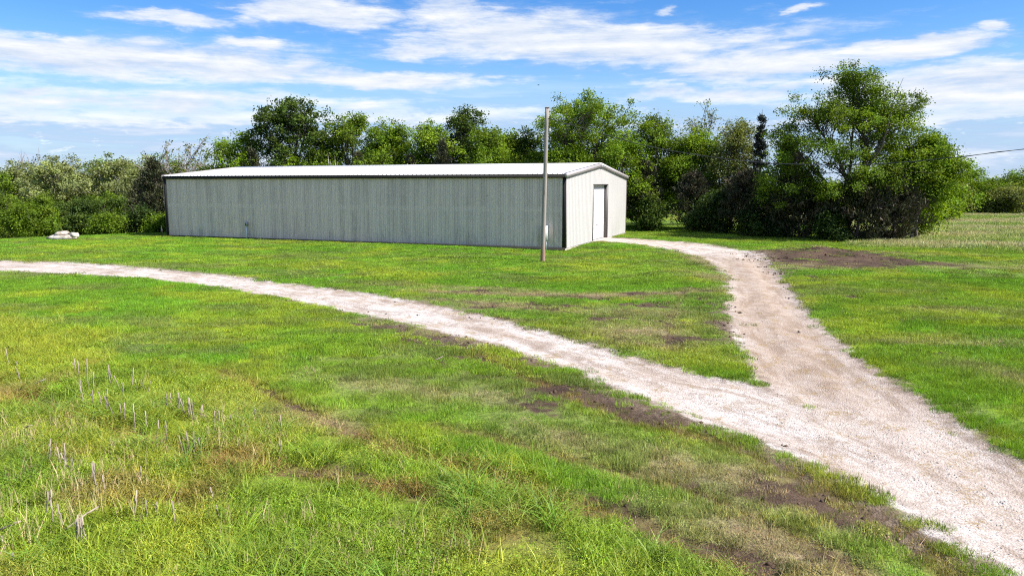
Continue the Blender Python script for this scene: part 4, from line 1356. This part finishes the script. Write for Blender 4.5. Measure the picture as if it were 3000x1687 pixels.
def scatter(name, pts, rot, scl, tint, idx, temps, mat_label, kind='stuff', cat=None):
    N = len(pts)
    rgba = np.concatenate([np.clip(tint, 0, 1), np.ones((N, 1))], 1)
    me = np_mesh(name, pts, attrs={'rot': ('FLOAT_VECTOR', rot), 'scl': ('FLOAT_VECTOR', scl), 'tint': ('FLOAT_COLOR', rgba), 'pick': ('INT', idx)})
    o = obj(name, me)
    ng = bpy.data.node_groups.new(name + '_scatter', 'GeometryNodeTree')
    ng.interface.new_socket('Geometry', in_out='INPUT', socket_type='NodeSocketGeometry')
    ng.interface.new_socket('Geometry', in_out='OUTPUT', socket_type='NodeSocketGeometry')
    nn = ng.nodes; ln = ng.links
    gi = nn.new('NodeGroupInput'); go = nn.new('NodeGroupOutput')
    ip = nn.new('GeometryNodeInstanceOnPoints')
    ln.new(gi.outputs[0], ip.inputs['Points'])
    gti = nn.new('GeometryNodeJoinGeometry')
    for t in temps[::-1]:
        oi = nn.new('GeometryNodeObjectInfo')
        oi.inputs['Object'].default_value = t
        oi.inputs['As Instance'].default_value = True
        ln.new(oi.outputs['Geometry'], gti.inputs[0])
    ln.new(gti.outputs[0], ip.inputs['Instance'])
    ip.inputs['Pick Instance'].default_value = True

    def na(nm, typ):
        a = nn.new('GeometryNodeInputNamedAttribute'); a.data_type = typ
        a.inputs['Name'].default_value = nm
        return a.outputs[0]
    ln.new(na('pick', 'INT'), ip.inputs['Instance Index'])
    e2r = nn.new('FunctionNodeEulerToRotation')
    ln.new(na('rot', 'FLOAT_VECTOR'), e2r.inputs[0])
    ln.new(e2r.outputs[0], ip.inputs['Rotation'])
    ln.new(na('scl', 'FLOAT_VECTOR'), ip.inputs['Scale'])
    ln.new(ip.outputs[0], go.inputs[0])
    md = o.modifiers.new('scatter', 'NODES')
    md.node_group = ng
    tag(o, mat_label, cat, None, kind)
    return o


def blades_mesh(name, nb, rad, hmin, hmax, wid, lean, rng, mat, segs=1, curve=.4, dark=.55):
    a = rng.uniform(0, 2 * np.pi, nb); r = rad * np.sqrt(rng.random(nb))
    p = np.stack([r * np.cos(a), r * np.sin(a), np.full(nb, -.012)], 1)
    h = rng.uniform(hmin, hmax, nb)
    la = rng.uniform(0, 2 * np.pi, nb)
    l = np.abs(rng.normal(0, lean, nb))
    d = np.stack([np.cos(la) * l, np.sin(la) * l, np.ones(nb)], 1)
    fa = rng.uniform(0, 2 * np.pi, nb)
    sd = np.stack([np.cos(fa), np.sin(fa), np.zeros(nb)], 1)
    w = wid * rng.uniform(.6, 1.3, nb)[:, None]
    shade = rng.uniform(.72, 1.22, nb)
    hue = rng.normal(0, .10, nb)
    rgb = np.stack([shade * (1 + hue), shade, shade * (1 + hue * .5)], 1)
    if segs == 1:
        tip = p + d * h[:, None]
        v = np.stack([p - sd * w * .5, p + sd * w * .5, tip], 1).reshape(-1, 3)
        tr = np.arange(nb * 3).reshape(-1, 3)
        rr = np.concatenate([np.repeat(rgb, 3, 0), np.ones((nb * 3, 1))], 1)
        return np_mesh(name, v, None, tr, {'shade': ('FLOAT_COLOR', rr)}, [mat])
    rows = []
    for k in range(segs + 1):
        t = k / segs
        c = p + d * h[:, None] * t + np.stack([np.cos(la), np.sin(la), np.zeros(nb)], 1) * (curve * h * t * t)[:, None] - np.array([0, 0, 1]) * (curve * .55 * h * t ** 3)[:, None]
        ww = w * (1 - t) ** .6 * .5 + .0006
        rows.append(np.stack([c - sd * ww, c + sd * ww], 1))
    v = np.stack(rows, 1).reshape(-1, 3)
    base = np.arange(nb)[:, None] * (2 * (segs + 1))
    qs = []
    for k in range(segs):
        o_ = base + 2 * k
        qs.append(np.concatenate([o_, o_ + 1, o_ + 3, o_ + 2], 1))
    rr = np.concatenate([np.repeat(rgb, 2 * (segs + 1), 0), np.ones((nb * 2 * (segs + 1), 1))], 1)
    return np_mesh(name, v, np.vstack(qs), None, {'shade': ('FLOAT_COLOR', rr)}, [mat])


def weed_mesh(name, nl, rad, hmax, leaf, rng, mat):
    k = max(4, nl // 16)
    a = rng.uniform(0, 2 * np.pi, k); r = rad * np.sqrt(rng.random(k))
    cen = np.stack([r * np.cos(a), r * np.sin(a), rng.uniform(.02, hmax, k)], 1)
    idx = rng.integers(0, k, nl)
    c = cen[idx] + rng.normal(size=(nl, 3)) * np.array([.035, .035, .022])
    c[:, 2] = np.maximum(c[:, 2], .004)
    nrm = unit(np.array([0, 0, .8]) + rng.normal(size=(nl, 3)) * .55)
    L = leaf * rng.uniform(.6, 1.4, nl)
    v = leaf_quads(c, nrm, L, L * .5, rng)
    sh = rng.uniform(.72, 1.2, nl)[:, None] * np.ones(3)
    hue = rng.normal(0, .14, nl)[:, None]
    sh = sh * np.concatenate([1 + hue, np.ones((nl, 1)), 1 + hue], 1)
    rr = np.concatenate([np.repeat(sh, 4, 0), np.ones((nl * 4, 1))], 1)
    return np_mesh(name, v, np.arange(nl * 4).reshape(-1, 4), None, {'shade': ('FLOAT_COLOR', rr)}, [mat])


rng = np.random.default_rng(2024)


def in_view(x, y, pad):
    return (np.abs(x) < .70 * y + pad + 1.5) & (y > 4.2)


def sample(n, x0, x1, y0, y1, pad=2.5):
    x = rng.uniform(x0, x1, n); y = rng.uniform(y0, y1, n)
    k = in_view(x, y, pad)
    return x[k], y[k]


def barn_clear(x, y, m_=.12):
    lx = (x - 3.134) * U_DIR[0] + (y - 44.126) * U_DIR[1]
    ly = (x - 3.134) * V_DIR[0] + (y - 44.126) * V_DIR[1]
    return ~((lx < m_) & (lx > -BL - m_) & (ly > -m_) & (ly < BW + m_))


def cover_prob(x, y, into=.15):
    r_ = road_sd(x, y) + (vnoise(x, y, 2.3, 31, 3) - .5) * .6
    p = sstep(r_, -into, .35) + (.06) * sstep(vnoise(x, y, 1.9, 39, 2), .64, .74) * (r_ > -.5)
    p = np.clip(p, 0, 1)
    p = p * (1 - .90 * sstep(soil_mask(x, y) + (vnoise(x, y, 3.1, 37, 2) - .5) * .5, .26, .66))
    p = p * (1 - .60 * dry_mask(x, y))
    thin = sstep(vnoise(x, y, .75, 133, 3), .55, .72) * (.35 + .65 * sstep(np.hypot(x, y - 8), 30, 8))
    p = p * (1 - .8 * thin)
    return p * barn_clear(x, y)


def place(x, y, smin, smax, tilt=.06, hvar=.25):
    N = len(x)
    z = gz(x, y)
    s = rng.uniform(smin, smax, N)
    rot = np.stack([rng.normal(0, tilt, N), rng.normal(0, tilt, N), rng.uniform(0, 2 * np.pi, N)], 1)
    scl = np.stack([s, s, s * rng.uniform(1 - hvar, 1 + hvar, N)], 1)
    return np.stack([x, y, z], 1), rot, scl


def tinted(x, y, var=.12):
    c = turf_colour(x, y)
    return c * np.clip(1 + rng.normal(0, var, len(x)), .5, 1.6)[:, None] * np.stack([1 + rng.normal(0, .06, len(x)), np.ones(len(x)), np.ones(len(x))], 1)


# short mown turf: fine near, coarser clumps farther off
t_near = [template('turf_near_%d' % i, blades_mesh('turf_near', 95, .13, .025, .080, .0075, .6, rng, M['grass'])) for i in range(4)]
t_mid = [template('turf_mid_%d' % i, blades_mesh('turf_mid', 110, .22, .022, .065, .012, .7, rng, M['grass'])) for i in range(4)]
t_far = [template('turf_far_%d' % i, blades_mesh('turf_far', 150, .42, .018, .050, .021, .8, rng, M['grass'])) for i in range(4)]
parts = []
for (n_, y0, y1, base_i, smin, smax) in ((42000, 5.2, 15.5, 0, .7, 1.35), (60000, 14.5, 30, 4, .7, 1.35), (72000, 28, 72, 8, .7, 1.35)):
    xw = .70 * y1 + 4.5
    x, y = sample(n_, -xw, xw, y0, y1)
    w = weed_mask(x, y)
    p = cover_prob(x, y) * (1 - .75 * w * (y < 14.5))
    dl = (x + 31.5) * -.747 + (y - 54.2) * .665
    p = p * (dl < 2.0) * (1 - sstep(y, 66, 72))
    k = rng.random(len(x)) < p
    x, y = x[k], y[k]
    pp, ro, sc_ = place(x, y, smin, smax)
    sc_[:, 2] *= 1 - .45 * dry_mask(x, y)
    sc_[:, 2] *= (.35 + 1.3 * vnoise(x, y, 1.1, 61, 3)) * rng.uniform(.7, 1.3, len(x))
    # uncut fringe along the right-hand grove and field
    sc_[:, 2] *= 1 + 1.0 * sstep(field_mask(x, y), .1, .6) + 2.2 * np.exp(-(((x - 14.5) * .55 + (y - 59.5) * .45) / 1.2) ** 2) * (x > 9) * (x < 24)
    parts.append((pp, ro, sc_, tinted(x, y, .34), rng.integers(0, 4, len(x)) + base_i))
cat_ = [np.concatenate([p_[i] for p_ in parts]) for i in range(5)]
scatter('lawn_grass', *cat_, t_near + t_mid + t_far, 'short green turf blades covering the lawn')

# weeds of the near field
t_weed = [template('weed_%d' % i, weed_mesh('weed', 190, .15, .09, .019, rng, M['grass'])) for i in range(5)]
x, y = sample(20000, -20, 8, 5.2, 24, 1.5)
w = weed_mask(x, y)
p = np.clip(w * 1.1 + .10 * (vnoise(x, y, .8, 66, 3) > .6), 0, 1) * cover_prob(x, y) * sstep(24 - y, 0, 6)
k = rng.random(len(x)) < p
x, y = x[k], y[k]
pp, ro, sc_ = place(x, y, .75, 1.35, .12)
sc_[:, 2] *= .6 + 1.2 * vnoise(x, y, .9, 67, 3)
scatter('field_weeds', pp, ro, sc_, tinted(x, y, .24), rng.integers(0, 5, len(x)), t_weed, 'low yellow green weeds covering the near field')

# lime field grass standing through the weeds
t_fg = [template('field_grass_%d' % i, blades_mesh('field_grass', 46, .12, .07, .22, .0075, .5, rng, M['grass'], segs=2, curve=.35)) for i in range(4)]
x, y = sample(44000, -24, 8, 5.2, 28, 1.5)
p = weed_mask(x, y) * cover_prob(x, y) * sstep(27 - y, 0, 6) * (.35 + .65 * sstep(vnoise(x, y, .6, 68, 3), .35, .6))
k = rng.random(len(x)) < p
x, y = x[k], y[k]
pp, ro, sc_ = place(x, y, .7, 1.4, .12)
tint = tinted(x, y, .25) * np.array([1.22, 1.12, 1.1])
scatter('field_grass', pp, ro, sc_, tint, rng.integers(0, 4, len(x)), t_fg, 'lime green grass blades standing through the near weeds')

# taller arching grass tufts
t_tall = [template('tall_%d' % i, blades_mesh('tall_tuft', 30, .10, .22, .50, .012, .35, rng, M['grass'], segs=4, curve=.75)) for i in range(4)]
x, y = sample(5200, -14, 8, 5.2, 17, 1.5)
dens = weed_mask(x, y) * (.10 + .9 * sstep(vnoise(x, y, .45, 71, 3), .52, .68)) * sstep(15.5 - y, 0, 5)
dens = dens * cover_prob(x, y)
k = rng.random(len(x)) < dens * .9
x, y = x[k], y[k]
pp, ro, sc_ = place(x, y, .55, 1.15, .1)
tint = np.array([.190, .320, .045]) * rng.uniform(.7, 1.35, (len(x), 1)) * np.stack([rng.uniform(.9, 1.4, len(x)), np.ones(len(x)), rng.uniform(.6, 1.2, len(x))], 1)
scatter('tall_grass', pp, ro, sc_, tint, rng.integers(0, 4, len(x)), t_tall, 'taller arching green grass tufts in the near field')

# fine upright straw of last year
t_straw = [template('straw_%d' % i, blades_mesh('straw', 7, .10, .16, .40, .0075, .12, rng, M['straw'], segs=2, curve=.08)) for i in range(4)]
x, y = sample(9000, -14, 8, 5.2, 17, 1.5)
dens = weed_mask(x, y) * (.04 + .96 * sstep(vnoise(x, y, .55, 81, 3), .50, .66)) * sstep(15.5 - y, 0, 4) * cover_prob(x, y)
k = rng.random(len(x)) < dens * .85
x, y = x[k], y[k]
pp, ro, sc_ = place(x, y, .6, 1.1, .1)
tint = np.array([.46, .37, .20]) * rng.uniform(.55, 1.25, (len(x), 1))
scatter('dry_straw', pp, ro, sc_, tint, rng.integers(0, 4, len(x)), t_straw, 'thin upright dry straw stems among the near weeds')

# dead thatch on the dry patches and around the bare soil
t_thatch = [template('thatch_%d' % i, blades_mesh('thatch', 120, .34, .02, .07, .010, 1.6, rng, M['straw'])) for i in range(3)]
x, y = sample(14000, -24, 30, 5.2, 44, 1.5)
p = np.clip(dry_mask(x, y) * 1.2, 0, 1) * (1 - sstep(soil_mask(x, y), .2, .5)) * sstep(road_sd(x, y), -.1, .3)
k = rng.random(len(x)) < p * .75
x, y = x[k], y[k]
pp, ro, sc_ = place(x, y, .6, 1.15)
tint = np.array([.36, .28, .15]) * rng.uniform(.5, 1.2, (len(x), 1))
scatter('dead_thatch', pp, ro, sc_, tint, rng.integers(0, 3, len(x)), t_thatch, 'dead straw coloured thatch on worn patches')

# hay field grass
t_hay = [template('hay_%d' % i, blades_mesh('hay', 220, .8, .05, .20, .028, .6, rng, M['straw'])) for i in range(3)]
x = rng.uniform(19, 80, 15000); y = rng.uniform(40, 95, 15000)
k = (rng.random(len(x)) < field_mask(x, y)) & (x < .74 * y + 6)
x, y = x[k], y[k]
pp, ro, sc_ = place(x, y, .7, 1.3)
scatter('hay_field_grass', pp, ro, sc_, tinted(x, y, .16), rng.integers(0, 3, len(x)), t_hay, 'tall pale dry grass of the hay field at right')

# loose stones of the drive
def stone_mesh(seed):
    r = np.random.default_rng(seed)
    v = np.array([(1, 0, 0), (-1, 0, 0), (0, 1, 0), (0, -1, 0), (0, 0, .8), (0, 0, -.6)], float)
    v = v * r.uniform(.65, 1.2, (6, 1)) + r.normal(0, .12, (6, 3))
    t = [(0, 2, 4), (2, 1, 4), (1, 3, 4), (3, 0, 4), (2, 0, 5), (1, 2, 5), (3, 1, 5), (0, 3, 5)]
    return np_mesh('stone', v, None, t, mats=[M['gravel']])


t_st = [template('stone_%d' % i, stone_mesh(i + 5)) for i in range(5)]
x, y = sample(60000, -8, 14, 5.2, 24, 1.0)
r_ = road_sd(x, y) + (vnoise(x, y, 1.2, 35, 3) - .5) * .7
k = (rng.random(len(x)) < sstep(-r_, -.15, .2) * np.clip(13 / y, 0, 1))
x, y = x[k][:16000], y[k][:16000]
pp, ro, sc_ = place(x, y, .006, .019, .6, .35)
pp[:, 2] -= .004
tint = np.array([.48, .43, .385]) * rng.uniform(.55, 1.2, (len(x), 1))
scatter('loose_gravel', pp, ro, sc_, tint, rng.integers(0, 5, len(x)), t_st, 'loose white limestone gravel on the drive')

# soil clods on the scraped heap and the bare patches
t_cl = [template('clod_%d' % i, stone_mesh(i + 25)) for i in range(4)]
x, y = sample(40000, -10, 24, 5.2, 44, 1.0)
k = rng.random(len(x)) < sstep(soil_mask(x, y), .45, .8) * .6
x, y = x[k], y[k]
pp, ro, sc_ = place(x, y, .015, .06, .6, .4)
tint = np.array([.085, .055, .037]) * rng.uniform(.4, 1.5, (len(x), 1))
scatter('soil_clods', pp, ro, sc_, tint, rng.integers(0, 4, len(x)), t_cl, 'brown soil clods on bare patches')

# far woods on the horizon and behind the nearer rows
def crown_template(seed, tone):
    r = np.random.default_rng(seed)
    k = 70
    d = unit(r.normal(size=(k, 3))) * np.array([3.0, 3.0, 3.2]) * (r.random((k, 1)) ** .35)
    C = d + np.array([0, 0, 4.2])
    return template('far_crown_%d' % seed, crown_mesh('far_crown', C, np.tile([0, 0, 3.4], (k, 1)), 2600, .55, .42, GREEN[tone][0], r, M['leaf'], warm=GREEN[tone][1]))


t_far_tree = [crown_template(301, 'mid'), crown_template(302, 'dark'), crown_template(303, 'olive'), crown_template(304, 'bright')]
xs, ys, ss = [], [], []
for _ in range(9000):
    a = rng.uniform(-.80, .80); d = 105 * math.exp(rng.uniform(0, 1.95))
    x_, y_ = d * math.sin(a), d * math.cos(a)
    if x_ > 25 and d < 165: continue
    if -26 < x_ <= 25 and d < 112: continue
    if len(xs) > 1500: break
    xs.append(x_); ys.append(y_); ss.append(rng.uniform(.75, 1.25) * (1.0 if d > 170 else .95))
# lower fill close behind the building row and in the hollow
for _ in range(120):
    x_ = rng.uniform(-48, 20); y_ = rng.uniform(84, 108)
    xs.append(x_); ys.append(y_); ss.append(rng.uniform(.5, .72))
x = np.array(xs); y = np.array(ys); s = np.array(ss)
z = gz(x, y)
pts = np.stack([x, y, z], 1)
rot = np.stack([np.zeros(len(x)), np.zeros(len(x)), rng.uniform(0, 6.28, len(x))], 1)
scl = np.stack([s * 1.05, s * 1.05, s * rng.uniform(.85, 1.15, len(x))], 1)
scatter('distant_woods', pts, rot, scl, np.ones((len(x), 3)), rng.integers(0, 4, len(x)), t_far_tree, 'far off green woodland along the horizon')

# ------------------------------------------------------------------ corn stubble, stalk by stalk
STALKS = [(-9.58, 14.23, .28), (-9.23, 13.79, .26), (-10.4, 15.2, .31), (-8.64, 14.51, .27), (-8.4, 14.23, .29), (-7.8, 13.46, .45), (-7.64, 13.38, .28), (-7.5, 12.76, .29), (-7.23, 12.33, .3), (-6.87, 12.0, .31), (-6.77, 12.06, .27), (-6.62, 11.87, .35), (-7.46, 13.62, .35), (-7.52, 13.79, .28), (-7.15, 13.38, .25), (-6.66, 12.54, .3), (-6.96, 13.38, .35), (-6.89, 13.46, .18), (-6.85, 13.46, .16), (-6.73, 13.38, .15), (-6.68, 13.46, .15), (-6.24, 11.49, .38), (-6.17, 11.49, .24), (-6.06, 11.37, .28), (-5.78, 11.14, .33), (-5.58, 11.09, .25), (-5.22, 10.65, .3), (-5.1, 10.73, .24), (-5.74, 12.13, .27), (-5.67, 12.2, .23), (-5.49, 12.0, .27), (-5.41, 11.93, .19), (-5.29, 11.8, .25), (-5.22, 11.74, .27), (-5.1, 11.61, .3), (-5.07, 11.61, .28), (-5.01, 11.68, .18), (-4.93, 11.55, .22), (-4.90, 11.61, .2), (-4.6, 11.26, .22), (-4.54, 11.26, .22), (-4.46, 11.26, .16), (-4.4, 11.2, .18), (-4.34, 11.26, .17), (-4.63, 10.2, .29), (-4.6, 10.3, .27), (-4.4, 10.01, .34), (-4.32, 10.06, .29), (-4.07, 11.55, .22), (-3.48, 10.97, .23), (-3.21, 9.97, .19), (-6.19, 9.65, .28), (-6.12, 9.61, .24), (-5.95, 9.53, .24), (-5.78, 9.32, .32), (-5.8, 9.4, .24), (-5.75, 9.4, .24), (-5.71, 9.4, .18), (-5.27, 9.0, .24), (-5.21, 8.96, .24), (-5.01, 8.71, .31), (-4.94, 8.71, .19), (-4.66, 9.04, .18), (-4.22, 7.93, .28), (-4.06, 7.93, .2), (-4.02, 8.08, .14), (-5.17, 7.93, .29), (-4.97, 7.75, .26), (-4.8, 7.64, .27), (-4.51, 7.34, .27), (-4.54, 7.42, .21), (-4.45, 7.37, .23), (-4.42, 7.4, .26), (-3.68, 7.81, .23), (-3.54, 8.5, .14), (-3.26, 7.99, .16), (-5.12, 7.17, .16), (-4.86, 6.88, .14), (-5.25, 8.17, .22)]
stalk_me = []
for k in range(6):
    r = np.random.default_rng(500 + k)
    zz = np.array([-.06, 0, .30, .33, .36, .66, .69, .72, 1.0])
    pts = np.stack([r.normal(0, .004, 9).cumsum(), r.normal(0, .004, 9).cumsum(), zz], 1)
    b = MB(); b.tube(pts, np.array([.012, .0115, .010, .0135, .010, .0095, .0125, .009, .0085]), 6, True)
    if k % 2:   # a shred of husk clings to the cut end
        b.add([(.008, 0, .62), (.012, .006, .62), (.05, .012, .80), (.045, 0, .82)], [(0, 1, 2, 3)])
    stalk_me.append(b.mesh('corn_stalk', M['stalk'], smooth=True))
r = np.random.default_rng(77)
BANDS = [(13.0, 99, 'farthest'), (12.0, 13.0, 'second farthest'), (11.4, 12.0, 'third farthest'), (10.5, 11.4, 'middle'), (9.3, 10.5, 'third nearest'), (8.4, 9.3, 'second nearest'), (0, 8.4, 'nearest')]
ORD = ['leftmost', 'second', 'third', 'fourth', 'fifth', 'sixth', 'seventh', 'eighth', 'ninth', 'tenth', 'eleventh', 'twelfth', 'thirteenth', 'fourteenth', 'fifteenth', 'sixteenth', 'seventeenth', 'eighteenth', 'nineteenth', 'twentieth']
STALK_LABEL = {}
for lo, hi, nm_ in BANDS:
    ids = sorted([i for i, t in enumerate(STALKS) if lo <= t[1] < hi], key=lambda i: STALKS[i][0] / STALKS[i][1])
    for k_, i in enumerate(ids):
        o_ = ORD[k_] if k_ == 0 else ORD[k_] + ' from left'
        STALK_LABEL[i] = ('tall ' if STALKS[i][2] >= .30 else 'short ' if STALKS[i][2] < .2 else '') + 'grey cut corn stalk, ' + o_ + ' in the ' + nm_ + ' row of stubble'
for i, (x, y, h_) in enumerate(STALKS):
    o = obj('corn_stalk', stalk_me[i % 6], None, (x, y, float(gz(x, y)[0])))
    o.scale = (.95, .95, h_ * 1.32)
    o.rotation_euler = (r.normal(0, .09), r.normal(0, .10), r.uniform(0, 6))
    tag(o, STALK_LABEL[i], 'corn stalk', 'corn stubble standing in the near field')
# fallen pale stalks
for i, (x, y, a, l, lab) in enumerate([(-8.9, 13.4, .5, .35, 'pale fallen corn stalk lying at the upper left of the stubble'), (-7.35, 10.95, -.7, .4, 'bleached fallen corn stalk at the left side of the near field'),
                                       (-5.45, 7.55, -.35, .38, 'bleached fallen corn stalk at the lower left of the field'), (-4.72, 7.6, 1.0, .35, 'pale leaning corn stalk beside the cluster at lower left'), (-1.6, 15.6, .5, .16, 'lone straw stick lying on the grass by the drive')]):
    o = obj('fallen_corn_stalk', stalk_me[i % 6], None, (x, y, float(gz(x, y)[0]) + .09))
    o.scale = (1.1, 1.1, l); o.rotation_euler = (0, 1.25, a)
    tag(o, lab, 'corn stalk')

# a small bird high over the roof
bird = empty('bird', (2.06, 60, 11.32), .4)
bird.scale = (.45, .45, .45)
tag(bird, 'tiny dark bird flying in the sky above the pole', 'bird')
b = MB(); zz = np.linspace(-.16, .16, 7); b.tube(np.stack([zz, 0 * zz, 0 * zz], 1), [.005, .03, .05, .055, .045, .03, .012], 8, True); b.build('body', M['black_metal'], bird, True)
for s in (-1, 1):
    b = MB(); b.add([(.07, s * .03, 0), (-.06, s * .03, 0), (-.09, s * .22, .07), (.04, s * .22, .08), (-.10, s * .45, .02), (-.05, s * .45, .025), (.06, s * .03, .015), (.03, s * .22, .092)], [(0, 1, 2, 3), (3, 2, 4, 5), (0, 3, 7, 6)])
    b.build('wing', M['black_metal'], bird)
